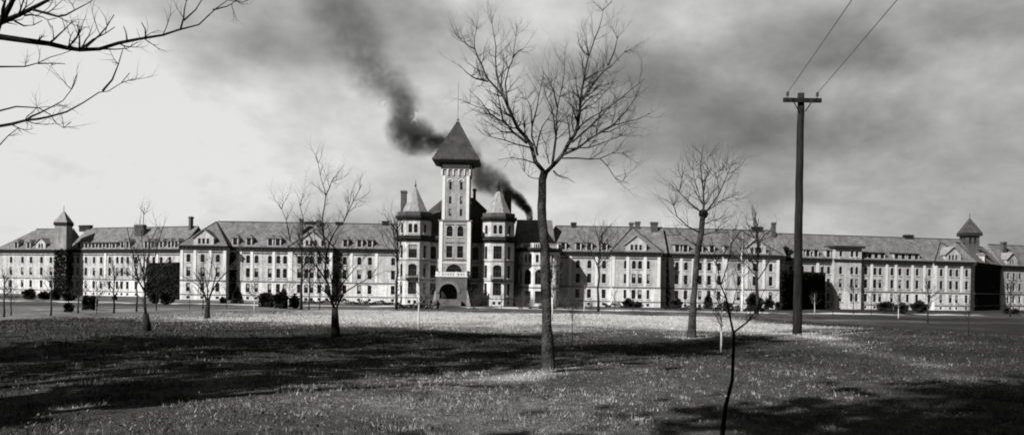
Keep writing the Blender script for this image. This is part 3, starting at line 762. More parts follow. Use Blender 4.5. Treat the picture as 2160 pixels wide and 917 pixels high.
for x,s in ((pw0,-1),(pw1,1)):   # battered buttresses
    bm=bmesh.new()
    P=[(x,pd,0),(x+s*1.2,pd,0),(x+s*.12,pd,4.6),(x,pd,4.6)]; Q=[(p[0],pd+1.6,p[2]) for p in P]
    poly(bm,P);poly(bm,Q)
    for i in range(4): poly(bm,[P[i],P[(i+1)%4],Q[(i+1)%4],Q[i]])
    fin('buttress',bm,MT,po)
bm=bmesh.new()
for i in range(7): box(bm,cxp-3.0,cxp+3.0,pd-.35*(7-i)-.0,pd-.35*(6-i)-.002,0,.27*(i+1))
for s in (-1,1): box(bm,cxp+s*3.45-.4,cxp+s*3.45+.4,pd-3.2,pd-.27,0,1.5)
fin('steps',bm,MP,po)
# turrets
def turret(px,name='turret',balcony=True):
    ap=4.85; cx=lx(px,560,249); cy=2.0+ap; P=[]
    Rr=ap/math.cos(math.pi/8)
    o=link(name,None,adm) if False else None
    root=bpy.data.objects.new(name,None)
    bm=bmesh.new(); fw=2*ap*math.tan(math.pi/8)
    facs=[]
    for i in range(8):
        ang=-math.pi/2+(i)*math.pi/4   # face centre direction
        c=Vector((math.cos(ang),math.sin(ang),0))*ap; U=Vector((-math.sin(ang),math.cos(ang),0)); a=Vector((cx,cy,0))+c-U*fw/2
        if i==0: ops=[(fw/2,2.5,3.1,6.7,0),(fw/2,2.5,8.4,12.1,.32),(fw/2,2.5,13.8,17.7,0),(fw/2-.82,.85,.4,1.35,0),(fw/2+.82,.85,.4,1.35,0)]
        elif i in (1,7,2,6): ops=[(fw/2,1.1,3.1,6.7,0),(fw/2,1.1,8.2,12.0,0),(fw/2,1.1,13.8,17.6,0),(fw/2,.85,.4,1.35,0)]
        else: ops=[]
        bo=[(fw/2-.8,1.1,21.2,23.9,1),(fw/2+.8,1.1,21.2,23.9,1)] if i==0 else [(fw/2,1.1,21.2,23.9,1)]
        facade(bm,a,U,fw,0,18.8,ops,[7.0],lambda z:1 if z<7 else 0)
        facade(bm,a,U,fw,20.4,25.0,bo)
        facs.append((a,U,ops+bo))
    t=fin(name,bm,[MW,MS],adm,rec=False)
    for a,U,op in facs: put_windows(t,a,U,op)
    oc=lambda r:[(cx+r/math.cos(math.pi/8)*math.cos(math.pi/8+k*math.pi/4),cy+r/math.cos(math.pi/8)*math.sin(math.pi/8+k*math.pi/4)) for k in range(8)]
    bm=bmesh.new(); prism(bm,oc(ap+.35),18.75,19.4); prism(bm,oc(ap+.9),19.403,20.1); prism(bm,oc(ap+.2),20.103,20.5); prism(bm,oc(ap+.3),24.95,25.6); prism(bm,oc(ap+.75),25.603,26.3); fin('cornice',bm,MC,t)
    bm=bmesh.new(); prism(bm,oc(ap+.15),26.303,27.5); fin('parapet',bm,MK,t)
    for z in (2.0,7.2,13.0):
        b2_=bmesh.new(); prism(b2_,oc(ap+.10),z,z+.25); fin('string_course',b2_,MG,t)
    bm=bmesh.new(); prism(bm,oc(ap-1.1),27.5,35.4,0,.03,(cx,cy)); rf=fin('spire_roof',bm,MRL,t)
    bm=bmesh.new(); tubes(bm,[([Vector((cx,cy,35.0)),Vector((cx,cy,35.5)),Vector((cx,cy,37.4))],[.3,.16,.06])],6); bmesh.ops.create_icosphere(bm,subdivisions=1,radius=.36,matrix=Matrix.Translation((cx,cy,35.7))); fin('finial',bm,MC,rf)
    bm=bmesh.new(); y=cy-ap; box(bm,cx-1.9,cx+1.9,y-1.1,y-.16,7.55,7.85); 
    for s in (-1,1): box(bm,cx+s*1.3-.15,cx+s*1.3+.15,y-.7,y-.16,6.9,7.548)
    k=cx-1.9
    while k<cx+1.85: box(bm,k,k+.09,y-1.08,y-1.02,7.85,8.8); k+=.22
    box(bm,cx-1.9,cx+1.9,y-1.1,y-1.0,8.8,8.92); fin('balcony',bm,MC,t)
turret(870); turret(1049)
# loggia and mansard block right of centre
bl=empty('loggia_pavilion',(un(1136,600,262).x,262,0),0,'round arcaded loggia pavilion with balustrade just right of the right turret','building','wings of the hospital')
ap=6.1; fw=2*ap*math.tan(math.pi/10); bm=bmesh.new(); fc=[]
for i in range(-3,4):
    ang=-math.pi/2+i*math.pi/5; c=Vector((math.cos(ang),math.sin(ang),0))*ap; U=Vector((-math.sin(ang),math.cos(ang),0)); a=c-U*fw/2
    ops=[(fw/2,2.5,.9,4.6,0),(fw/2,2.7,6.6,11.2,1),(fw/2-.7,.95,13.3,15.6,0),(fw/2+.7,.95,13.3,15.6,0)]
    facade(bm,a,U,fw,0,16.6,ops,rec=.6); fc.append((a,U,ops))
t=fin('wall',bm,MS,bl,rec=False)
for a,U,op in fc: put_windows(bl,a,U,op,rec=.6)
dec=lambda r:[(r/math.cos(math.pi/10)*math.cos(math.pi/10+math.pi/10*0+k*math.pi/5-math.pi/2+0),r/math.cos(math.pi/10)*math.sin(math.pi/10+k*math.pi/5-math.pi/2)) for k in range(10)]
bm=bmesh.new(); prism(bm,dec(ap+.3),16.5,17.0); prism(bm,dec(ap+.8),17.003,17.7); fin('cornice',bm,MC,bl)
bm=bmesh.new(); prism(bm,dec(ap+.12),5.4,5.8); fin('string_course',bm,MG,bl); bm=bmesh.new(); prism(bm,dec(ap+.1),12.2,12.5); fin('string_course',bm,MG,bl)
bm=bmesh.new()
q=dec(ap+.3)
for k in range(10):
    a=Vector((*q[k],0)); b=Vector((*q[(k+1)%10],0)); 
    for j in range(6):
        p=a.lerp(b,j/6); s=.28 if j==0 else .1; box(bm,p.x-s,p.x+s,p.y-s,p.y+s,17.7,18.9)
prism(bm,dec(ap+.42),18.9,19.1); fin('balustrade',bm,MTr,bl)
bk=empty('mansard_block',(un(1125,600,274).x,274,0),0,'plain block with steep grey mansard roof behind the round loggia','building','wings of the hospital')
bm=bmesh.new(); box(bm,-6.5,6.5,-4.5,10,0,17.2); fin('wall',bm,MW,bk)
bm=bmesh.new(); prism(bm,[(-7,-5),(7,-5),(7,10.5),(-7,10.5)],17.203,27.3,0,.80,(0,2.7)); fin('roof',bm,MR,bk)
# smokestack behind
c=un(1117,470,292); c.z=0
st=empty('smokestack',c,0,'thin dark boiler smokestack behind the right turret pouring black smoke','smokestack')
bm=bmesh.new(); tubes(bm,[([Vector((0,0,z)) for z in (0,27,29.2,29.3,30.3)],[1.4,.95,.9,1.15,1.1])],14); bm.faces.new([v for v in bm.verts][-14:]); fin('shaft',bm,MK,st)

# ---------------------------------------------------------------- smoke
BL=[(1117,454,7,1.6),(1113,442,9,1.5),(1103,430,11,1.4),(1090,418,12,1.3),(1072,406,14,1.1),(1048,390,24,1.0),(1022,377,27,1.1),(1004,350,18,.45),(985,325,26,.6),(958,308,26,.8),(925,300,26,.95),(895,292,32,1.05),(860,282,36,1.15),(840,262,26,.6),(856,232,30,.42),(850,202,32,.36),(822,178,38,.34),(788,158,44,.36),(765,118,48,.34),(745,85,54,.32),(728,45,52,.27),(706,8,56,.25),(700,-35,56,.2)]
BL=[(a,b,c*(1+.35*max(0,min(1,(250-b)/200))),k*(1-.30*max(0,min(1,(250-b)/200)))) for a,b,c,k in BL]
_B=[]
for i in range(len(BL)-1):
    a,b=BL[i],BL[i+1]; _B.append(a); _B.append(tuple((p+q)/2 for p,q in zip(a,b)))
BL=_B+[BL[-1]]
DS=292.0
CEN=[(un(px,py,DS+6*math.sin(i*.45)),r*DS/F*1.35,k) for i,(px,py,r,k) in enumerate(BL)]
o0=CEN[0][0].copy()
vs=[];rd=[]
for i,(p,r,k) in enumerate(CEN): vs.append(p-o0); rd.append(r*1.12)
# smooth sweep as the closed hull of the plume
hull_pts=[];hull_r=[]
for i in range(len(vs)-1):
    for j in range(4):
        t=j/4; hull_pts.append(vs[i].lerp(vs[i+1],t)); hull_r.append(rd[i]*(1-t)+rd[i+1]*t)
hull_pts.append(vs[-1]); hull_r.append(rd[-1])
hull_pts=[Vector((0,0,-.5))]+hull_pts; hull_r=[.8]+hull_r
sm_o=fasttubes('smoke',[(hull_pts,hull_r)],16,None,None) if False else None
bm=bmesh.new(); n=len(hull_pts); prev=None; first=None
sp=[]
for i in range(n):
    p=hull_pts[i]; t=(hull_pts[min(i+2,n-1)]-hull_pts[max(i-2,0)]).normalized(); a=t.cross(Vector((0,1,0))).normalized(); b=Vector((0,1,0))
    row=[bm.verts.new(p+(a*math.cos(6.2832*k/16)+b*math.sin(6.2832*k/16))*hull_r[i]) for k in range(16)]
    if prev:
        for k in range(16): bm.faces.new((prev[k],prev[(k+1)%16],row[(k+1)%16],row[k]))
    else: bm.faces.new(row[::-1])
    prev=row
bm.faces.new(prev)
ms=bpy.data.materials.new('coal_smoke'); ms.use_nodes=True; nt=ms.node_tree; nt.nodes.clear(); lk=nt.links.new
tc=nt.nodes.new('ShaderNodeTexCoord'); nz=nt.nodes.new('ShaderNodeTexNoise'); nz.inputs['Scale'].default_value=.13; nz.inputs['Detail'].default_value=4; nz.inputs['Roughness'].default_value=.6
lk(tc.outputs['Object'],nz.inputs[0])
nz2=nt.nodes.new('ShaderNodeTexNoise'); nz2.inputs['Scale'].default_value=.24; nz2.inputs['Detail'].default_value=5; nz2.inputs['Roughness'].default_value=.62; nz2.inputs['Distortion'].default_value=.6; lk(tc.outputs['Object'],nz2.inputs[0])
sb=mknode(nt,'ShaderNodeVectorMath',operation='SUBTRACT'); lk(nz.outputs['Color'],sb.inputs[0]); sb.inputs[1].default_value=(.5,.5,.5)
sc2=mknode(nt,'ShaderNodeVectorMath',operation='SCALE'); lk(sb.outputs[0],sc2.inputs[0]); sc2.inputs['Scale'].default_value=7.0
# less distortion near the stack
dz=nt.nodes.new('ShaderNodeSeparateXYZ'); lk(tc.outputs['Object'],dz.inputs[0])
lk(M('MULTIPLY',M('MULTIPLY_ADD',dz.outputs[2],.05,.04,clamp=True),7.5),sc2.inputs['Scale'])
pp=mknode(nt,'ShaderNodeVectorMath',operation='ADD'); lk(tc.outputs['Object'],pp.inputs[0]); lk(sc2.outputs[0],pp.inputs[1])
den=None
for p,r,k in CEN:
    q=p-o0
    dd=mknode(nt,'ShaderNodeVectorMath',operation='DISTANCE'); lk(pp.outputs[0],dd.inputs[0]); dd.inputs[1].default_value=q
    mr=mknode(nt,'ShaderNodeMapRange',interpolation_type='SMOOTHSTEP'); lk(dd.outputs['Value'],mr.inputs[0]); mr.inputs[1].default_value=0; mr.inputs[2].default_value=r*1.05; mr.inputs[3].default_value=k*(5.0/max(r,1.5)); mr.inputs[4].default_value=0
    den=mr.outputs[0] if den is None else M('MAXIMUM',den,mr.outputs[0])
den=M('MULTIPLY',den,M('MULTIPLY_ADD',nz2.outputs['Fac'],4.6,-1.45))
den=M('MAXIMUM',M('MULTIPLY',den,.75),0)
pv=nt.nodes.new('ShaderNodeVolumePrincipled'); pv.inputs['Color'].default_value=(.10,.10,.10,1); lk(den,pv.inputs['Density'])
oo=nt.nodes.new('ShaderNodeOutputMaterial'); lk(pv.outputs[0],oo.inputs['Volume'])
try: ms.cycles.volume_step_rate=.12
except Exception as e: print(e)
smo=fin('smoke',bm,ms,None,o0); tag(smo,'long plume of black coal smoke drifting up and left behind the tower','smoke',kind='stuff')

# ---------------------------------------------------------------- trees
def resample(pts,step,rnd,jit):
    out=[pts[0].copy()]
    for i in range(len(pts)-1):
        p0=pts[max(i-1,0)];p1=pts[i];p2=pts[i+1];p3=pts[min(i+2,len(pts)-1)]
        n=max(1,int((p2-p1).length/step))
        for j in range(1,n+1):
            t=j/n; q=.5*((2*p1)+(p2-p0)*t+(2*p0-5*p1+4*p2-p3)*t*t+(3*p1-p0-3*p2+p3)*t**3)
            if j<n or True: q=q+Vector((rnd.gauss(0,jit),rnd.gauss(0,jit),rnd.gauss(0,jit)))
            out.append(q)
    return out
def twig(out,p,d,ln,r,lev,rnd,up=.3,wig=.15):
    n=max(3,int(5)); pts=[p.copy()]; rr=[r]; q=p.copy(); d=d.normalized()
    for i in range(n):
        d=(d+Vector((rnd.gauss(0,wig),rnd.gauss(0,wig),rnd.gauss(0,wig)+up*.35))).normalized(); q=q+d*ln/n; pts.append(q.copy()); rr.append(r*(1-.8*(i+1)/n))
        if lev>0 and i<n-0 and rnd.random()<.85:
            sd=Vector((rnd.gauss(0,1),rnd.gauss(0,1),rnd.gauss(0,.7))); sd=(sd-d*sd.dot(d)).normalized()
            twig(out,q,d*.75+sd*rnd.uniform(.45,.8),ln*rnd.uniform(.35,.6),max(rr[-1]*.75,r*.2),lev-1,rnd,up,wig)
    out.append((pts,rr))
def traced_tree(name,label,cat,base,d,trunk,limbs,zo,rt,seed,bark,tmin=.004,twl=(.5,1.1),lev=1,dens=.28,spread=1.2,group=None,group_=None,limb_r=.55,twmat=None):
    """trunk/limbs: pixel polylines (zoom coords, zo=(ox,oy,scale)); each limb wanders off in depth"""
    rnd=random.Random(seed); ox,oy,s=zo
    root=empty(name,base,0,label,cat,group)
    def P(pt,dd): return un(ox+pt[0]/s,oy+pt[1]/s,dd)
    tp=[P(t,d) for t in trunk]; 
    tp[0]=base+Vector((0,0,-.15)) if (tp[0]-base).length<1.0 else tp[0]
    tp=resample(tp,.25,rnd,.006*rt/.1)
    n=len(tp); rr=[rt*(1.0-.25*i/n)*(1+.9*math.exp(-i*.8))*(1+rnd.uniform(-.07,.07)) for i in range(n)]
    fasttubes('trunk',[([q for q in tp],rr)],12,bark,root,base)
    lines=[];tw=[]
    for (k,pts) in limbs:
        L=len(pts); off=rnd.uniform(-spread,spread); start=rnd.uniform(0,.25)*off if k<.9 else 0
        tot=sum(math.dist(pts[i],pts[i+1]) for i in range(L-1)); acc=0; Q=[]
        for i,pt in enumerate(pts):
            if i: acc+=math.dist(pts[i-1],pts[i])
            Q.append(P(pt,d+off*(acc/tot)))
        Q=resample(Q,.16*d/18+.05,rnd,.008*d/18); n=len(Q)
        r0=rt*limb_r*k; rad=[max(r0*((1-i/n)**1.05)*(1+rnd.uniform(-.08,.08)),tmin) for i in range(n)]
        lines.append((Q,rad))
        # twigs
        ln=sum((Q[i]-Q[i+1]).length for i in range(n-1)); num=int(ln/dens); 
        for j in range(num):
            i=int(n*(.18+.8*rnd.random())); i=min(i,n-2); t=(Q[i+1]-Q[i]).normalized()
            sd=Vector((rnd.gauss(0,1),rnd.gauss(0,.8),rnd.gauss(.25,.8))); sd=(sd-t*sd.dot(t)).normalized()
            twig(tw,Q[i],t*.7+sd*.75,rnd.uniform(*twl),max(rad[i]*.5,tmin*1.2),lev,rnd,.3)
    fasttubes('limbs',lines,7,bark,root,base)
    if tw: fasttubes('twigs',tw,3,twmat or bark,root,base)
    return root
# main tree in the middle of the lawn
gb=ground(1158,779)
mainL=[(1,[(475,830),(435,780),(412,700),(350,620),(300,510),(250,430),(205,385),(170,310),(140,230),(150,140),(158,75)]),
(.62,[(300,510),(262,420),(245,330),(238,180),(215,70)]),(.4,[(205,395),(150,380),(100,350),(60,305)]),(.7,[(392,690),(330,640),(280,580),(262,510),(250,430),(246,360)]),
(.4,[(280,590),(220,555),(170,490),(110,430)]),(.35,[(412,715),(340,700),(290,680),(220,660),(180,625)]),(.45,[(300,500),(290,400),(325,280),(340,180),(347,118)]),(.3,[(325,280),(350,250),(378,238)]),
(.28,[(435,790),(380,770),(320,765),(255,775)]),(.5,[(445,750),(418,660),(418,560),(395,480),(380,430)]),(.4,[(440,740),(455,650),(490,580),(525,520)]),(.38,[(418,610),(440,520),(460,420),(475,345)]),
(.2,[(455,865),(400,852),(368,812)]),(.35,[(140,235),(100,215),(65,185)]),(.3,[(262,560),(210,530),(150,515),(95,490)]),(.3,[(330,640),(270,640),(230,610),(170,570)]),(.3,[(350,620),(330,560),(330,500),(385,470)]),
(1,[(485,835),(540,780),(600,690),(640,600),(655,480),(675,340),(700,240),(740,140),(760,50),(735,10)]),(.2,[(760,50),(785,28),(803,8)]),
(.62,[(515,800),(530,680),(540,520),(560,430),(578,320),(556,272)]),(.38,[(540,520),(522,440),(500,385),(470,345)]),(.4,[(532,650),(520,560),(490,480),(475,420)]),
(.5,[(650,500),(700,430),(760,350),(800,320),(835,285),(885,225)]),(.4,[(672,390),(720,360),(800,320)]),(.35,[(785,318),(815,250),(832,190),(842,150)]),(.3,[(690,270),(660,240),(645,205),(638,155)]),(.25,[(690,265),(680,225),(668,195)]),
(.65,[(575,745),(640,715),(730,650),(800,615),(870,545),(920,470),(945,400)]),(.5,[(610,690),(700,610),(780,530),(850,470),(940,405),(960,385)]),(.4,[(745,640),(800,610),(880,590),(990,548)]),
(.38,[(560,765),(640,768),(745,765),(800,745),(905,732)]),(.28,[(745,765),(780,800),(815,855),(890,892)]),(.4,[(590,720),(690,715),(760,695),(840,660),(890,650)]),(.4,[(630,630),(700,570),(750,545),(830,480)]),
(.35,[(655,500),(632,420),(640,350)]),(.3,[(520,825),(545,850),(590,865),(625,885)]),(.35,[(655,520),(700,470),(760,450),(820,400)]),(.35,[(640,600),(620,540),(600,480),(595,410)]),(.3,[(760,640),(790,640),(870,600),(930,590)]),(.3,[(500,790),(480,700),(460,640),(430,600)])]
traced_tree('bare_tree','large leafless tree with wide forked crown standing nearest the middle of the lawn','tree',gb,gb.y,
   [(500,1786),(488,1500),(478,1200),(462,950),(470,870),(480,825)],mainL,(940,0,2.293),.108,11,MBm,tmin=.0038,twl=(.25,.70),lev=2,dens=.15,spread=1.5,twmat=MBn,limb_r=.42)
# forked tree left of centre
gb=ground(707,709)
traced_tree('bare_tree','leafless tree with short thick trunk left of the turreted centre','tree',gb,gb.y,[(340,891),(337,820),(335,755)],
 [(1,[(335,765),(310,690),(290,600),(292,500),(283,430),(275,330),(290,210),(265,110),(245,20)]),(.4,[(290,212),(310,170),(332,120)]),(.8,[(338,765),(380,680),(440,640),(500,610),(545,560)]),
 (.8,[(338,740),(348,650),(350,590),(400,500),(450,460)]),(.7,[(290,510),(320,410),(380,330),(405,260),(418,190)]),(.4,[(380,330),(425,240),(465,155)]),(.6,[(300,630),(250,560),(180,480),(120,430),(75,380)]),
 (.6,[(290,520),(230,440),(190,350),(160,235)]),(.5,[(325,730),(270,650),(240,570),(200,520)]),(.5,[(345,680),(400,600),(470,520),(520,480)]),(.5,[(340,700),(300,560),(255,480),(225,330)]),(.6,[(345,690),(345,560),(330,450),(300,350)]),(.4,[(310,690),(230,640),(170,590)]),(.4,[(120,430),(100,330),(60,240)])],
 (560,320,2.29),.115,21,MB,tmin=.008,twl=(.4,1.0),lev=2,dens=.26,spread=1.3,limb_r=.40)
# knotted tree right of centre
gb=ground(1458,711)
tr=traced_tree('bare_tree','leafless tree with dark round knot below its crown right of the centre','tree',gb,gb.y,[(163,898),(175,700),(190,540),(205,440),(215,355)],
 [(1.1,[(215,360),(215,220),(205,150),(215,50)]),(.4,[(218,240),(235,180),(250,160)]),(.5,[(212,310),(180,210),(165,130)]),(.8,[(230,345),(290,260),(320,180),(352,118)]),(.7,[(208,350),(150,300),(110,260),(75,205)]),
 (.7,[(203,440),(150,410),(105,370),(85,320),(80,280)]),(.5,[(215,400),(280,380),(305,368)]),(.5,[(235,340),(300,300),(372,262)]),(.5,[(195,500),(150,470),(90,430)]),(.5,[(205,455),(270,430),(335,405)]),(.5,[(285,270),(280,200),(290,150)]),(.4,[(110,260),(120,200),(105,160)])],
 (1380,280,2.084),.12,31,MBm,tmin=.008,twl=(.5,1.2),lev=2,dens=.18,spread=1.3,twmat=MBn,limb_r=.34)
bm=bmesh.new(); bmesh.ops.create_icosphere(bm,subdivisions=3,radius=.16)
rn=random.Random(2)
for v in bm.verts: v.co*=1+rn.uniform(-.12,.12)
kp=un(1380+216/2.084,280+356/2.084,gb.y)-tr.location; fin('knot',bm,MBn,tr,kp)
# two left lawn trees
gb=ground(311,697)
traced_tree('bare_tree','leafless tree with a pale split stem on the left of the lawn','tree',gb,gb.y,[(1017,905),(1012,850),(1005,790)],
 [(1,[(1008,800),(1000,720),(1005,620),(990,480),(1010,300)]),(.6,[(1000,640),(960,560),(910,380),(880,200)]),(.7,[(1005,640),(1040,560),(1120,480),(1170,400)]),(.5,[(995,620),(930,540),(820,490)]),(.5,[(1005,600),(1060,470),(1090,300),(1130,180)]),(.5,[(1000,560),(1040,300),(1090,190)]),(.5,[(985,500),(940,360),(890,290)]),(.4,[(1010,620),(1090,600),(1180,560)]),(.4,[(1000,480),(980,240),(1000,60)])],
 (0,420,3.275),.085,41,MB,tmin=.010,twl=(.4,.9),lev=1,dens=.28,spread=1.0,twmat=MTw)
gb=ground(437,672)
traced_tree('bare_tree','small leafless tree branching low in front of the hipped left pavilion','tree',gb,gb.y,[(445,826),(450,760),(455,700)],
 [(1,[(452,720),(425,640),(400,560),(350,500)]),(.9,[(455,710),(480,640),(500,560),(520,450)]),(.6,[(452,700),(450,600),(480,440),(500,330)]),(.6,[(425,650),(380,590),(340,560),(280,560)]),(.6,[(480,640),(520,570),(600,480),(700,330)]),(.5,[(440,680),(390,640),(350,600)]),(.5,[(460,640),(430,520),(420,380)])],
 (300,420,3.275),.10,51,MB,tmin=.011,twl=(.5,1.0),lev=1,dens=.35,spread=1.0,twmat=MTw)
# slim sapling close to the camera, its foot below the frame
d=7.6; b=un(1520,1000,d); b.z=gz(b.x,b.y)
ns=traced_tree('sapling','thin dark sapling nearest the camera crossing the bottom edge','tree',b,d,[(1520,1010),(1524,917),(1530,860),(1545,800),(1548,702)],
 [(1.4,[(1548,706),(1538,660),(1521,600),(1512,553),(1500,500)]),(1.1,[(1548,700),(1575,680),(1598,652),(1612,610)]),(.7,[(1521,600),(1540,540),(1548,480)]),(.6,[(1540,665),(1555,610),(1575,560)]),(.5,[(1512,560),(1495,530),(1470,500)]),(.5,[(1580,676),(1590,630),(1580,590)])],
 (0,0,1),.0165,61,MBn,tmin=.0022,twl=(.15,.45),lev=2,dens=.09,spread=.25,limb_r=.5)
# overhanging tree at upper left: trunk just outside the frame
d=9.0; b=Vector((-7.4,9.4,gz(-7.4,9.4)))
S=2.865
ov=[(2.2,[(-140,520),(-60,300),(0,140),(110,90),(240,30),(330,-20),(420,-90)]),(1.3,[(-200,380),(-80,230),(0,225),(140,245),(300,265),(400,290),(480,308),(600,297),(720,260),(870,232),(980,210),(1080,185),(1200,150),(1300,60),(1380,0),(1450,-60)]),
(1.2,[(20,110),(60,40),(100,-30),(150,-90)]),(1.0,[(20,130),(10,60),(40,-10)]),(.5,[(200,60),(280,85),(350,100),(400,90),(450,60),(545,10),(590,-30)]),(.35,[(150,95),(220,95),(290,120),(340,110)]),(.35,[(90,130),(150,160),(200,155),(255,125)]),
(.7,[(-260,720),(-100,770),(0,765),(150,732),(300,708),(400,675),(500,625),(600,560),(650,545),(730,505),(785,440)]),(.4,[(620,550),(680,480),(715,390),(745,300)]),(.4,[(160,725),(280,660),(380,605),(430,540),(462,460)]),(.35,[(-120,700),(0,670),(100,648),(230,650),(300,690),(340,745),(385,770),(430,735)]),
(.35,[(500,290),(560,240),(630,205),(690,165)]),(.35,[(520,285),(600,210),(650,160),(690,90)]),(.35,[(480,300),(482,230),(465,150)]),(.3,[(415,290),(425,220),(440,190)]),(.3,[(768,245),(765,200),(750,160)]),(.3,[(880,225),(880,180),(858,140)]),
(.35,[(1090,180),(1110,110),(1122,0),(1125,-60)]),(.3,[(1110,125),(1180,60),(1220,0),(1240,-40)]),(.3,[(1290,60),(1370,40),(1440,0)]),(.3,[(600,297),(700,297),(770,290),(830,260)]),(.35,[(-100,400),(0,405),(150,405),(230,380),(300,350),(380,330),(440,300)]),(.25,[(230,385),(320,383),(390,388)]),(.3,[(-100,940),(0,870),(50,820),(110,770)])]
rt_=.16
ot=traced_tree('overhanging_tree','leafless tree outside the left edge whose branches reach across the upper left sky','tree',b,d,[(-315,1700),(-300,1200),(-230,760),(-150,540)],ov,(0,0,S),rt_,71,MBn,tmin=.004,twl=(.15,.45),lev=1,dens=.26,spread=.7,limb_r=.19)
rel=None
# -------- small distant trees, copied from a few kinds
def proto(seed,h,r,bark,lev=2,pale=False):
    rnd=random.Random(seed); root=empty('young_tree',(0,0,0)); tr_=[];tw=[]
    fork=h*rnd.uniform(.28,.42); pts=[Vector((0,0,-.1))]; n=7
    for i in range(1,n+1): pts.append(Vector((rnd.gauss(0,.02*h/4),rnd.gauss(0,.02*h/4),h*.85*i/n)))
    rad=[r*(1-.85*i/n) for i in range(n+1)]
    fasttubes('trunk',[(pts,rad)],7,bark,root)
    for j in range(13):
        z=fork+(h*.8-fork)*j/13; p=Vector((0,0,z)); a=rnd.random()*6.28; e=rnd.uniform(.7,1.3)
        twig(tw,p,Vector((math.cos(a),math.sin(a),e)),h*(.42-.22*j/13),r*.38,lev,rnd,.35)
    fasttubes('crown',tw,3,bark if not pale else MTw,root); return root
def copy_tree(o,parent=None):
    c=o.copy(); COL.objects.link(c); 
    if parent is not None: c.parent=parent
    for ch in list(o.children): copy_tree(ch,c)
    return c
PR=[proto(1,6,.11,MB),proto(2,6,.09,MB),proto(3,6,.10,MBp,2,True),proto(4,6,.07,MB,1),proto(5,6,.13,MBm)]
used=[False]*5
# px, base py, top py, kind, label
YT=[(8,669,560,4,'thick dark trunked young tree at the extreme left edge of the frame'),
(23,665,585,0,'dark young tree just inside the left edge'),
(107,665,560,4,'young tree with dark trunk in front of the left outermost ward'),
(165,661,560,0,'young bare tree just right of the ivied left tower'),
(203,661,575,2,'pale barked young tree right of the paired round bushes at left'),
(240,660,540,0,'young bare tree before the left outer ward, left of the pale split tree'),
(288,658,520,1,'slim bare tree close left of the pale split lawn tree'),
(330,655,560,3,'thin sapling close right of the pale split lawn tree'),
(400,655,600,3,'short thin sapling before the hipped left pavilion'),
(428,652,560,1,'slim tree directly behind the low branching lawn tree'),
(478,651,585,3,'thin sapling before the shaded strip right of the hipped left pavilion'),
(536,655,580,2,'pale sapling left of the three round evergreens'),
(609,650,575,2,'pale thin sapling between the middle and right round evergreens'),
(635,653,465,0,'tall dark slim tree left of the forked lawn tree'),
(652,654,520,3,'thin sapling beside the tall dark slim tree'),
(674,653,560,3,'thin sapling just left of the forked lawn tree trunk'),
(836,652,430,1,'slim bare tree beside the left turret wall'),
(883,692,560,2,'lone pale sapling standing on the bright lawn before the left turret'),
(1058,653,610,3,'small sapling before the right turret'),
(1164,676,520,2,'pale thin sapling right beside the large middle tree'),
(1207,722,618,3,'small dark crooked sapling right of the large middle tree'),
(1232,657,590,2,'pale stemmed sapling before the inner right ward'),
(1262,657,455,1,'slim bare tree before the inner right ward windows'),
(1296,656,600,3,'thin sapling left of the right pavilion shrubs'),
(1335,658,600,3,'thin sapling in front of the right hipped pavilion'),
(1445,655,580,3,'thin sapling left of the knotted tree trunk'),
(1521,742,600,2,'thin white barked sapling close left of the dark near sapling'),
(1565,658,470,2,'pale trunked tree behind the near dark sapling'),
(1596,662,425,0,'dark bare tree before the far right hipped pavilion'),
(1718,662,612,2,'short pale sapling just right of the utility pole'),
(1757,665,590,3,'thin sapling right of the dark stair block'),
(1800,662,590,1,'slim tree before the flat roofed bay'),
(1838,664,600,3,'thin sapling left of the three globe bushes'),
(1895,672,610,2,'pale sapling in front of the middle globe bush'),
(1957,680,580,0,'dark young tree right of the three globe bushes'),
(2043,707,610,3,'thin sapling on the dark lawn before the right end pavilion'),
(2131,668,575,0,'dark young tree near the right edge of the frame')]
for px,by,ty,k,lab in YT:
    g=ground(px,by); h=(by-ty)*g.y/F
    if not used[k]: o=PR[k]; used[k]=True
    else: o=copy_tree(PR[k])
    s=h/6; rz=(px*37)%628/100
    ss=s*max(1,(1.0 if h>4 else .9)); thick=1.0
    o.location=g; o.scale=(ss,ss,s); o.rotation_euler=(0,0,rz); tag(o,lab,'tree','young trees planted over the hospital grounds')
# -------- evergreens and shrubs
def bush(px,by,wpx,hpx,kind,label,seed,group='dark evergreen shrubs before the hospital',name='evergreen_bush',dens=1.0):
    g=ground(px,by,286); s=g.y/F; w_=wpx*s; h=hpx*s; rs=np.random.RandomState(seed)
    root=empty(name,g,0,label,'shrub',group)
    n=int(420*dens+130*dens*w_*h); 
    u=rs.normal(size=(n,3)); u/=np.linalg.norm(u,axis=1)[:,None]; r=(rs.rand(n)**.45)[:,None]; p=u*r
    lump=1+.16*np.sin(u[:,:1]*5+seed)+.14*np.sin(u[:,1:2]*6+seed*2)+.1*np.sin(u[:,2:]*7)
    p=p*lump; z=(p[:,2]+1)/2
    if kind=='cone': f=(1-z)*1.1+.12; p[:,0]*=f; p[:,1]*=f
    z0=0.16 if kind=='globe' else -.02
    P=np.stack([p[:,0]*w_/2,p[:,1]*w_/2,(z0+(1-z0)*z)*h],1)
    leafmesh('foliage',P,.16+.03*w_,seed,MLf,root)
    fasttubes('stem',[([Vector((0,0,-.1)),Vector((.02,0,h*.3)),Vector((0,.02,h*.75))],[.09,.07,.03])],6,MB,root)
    return root
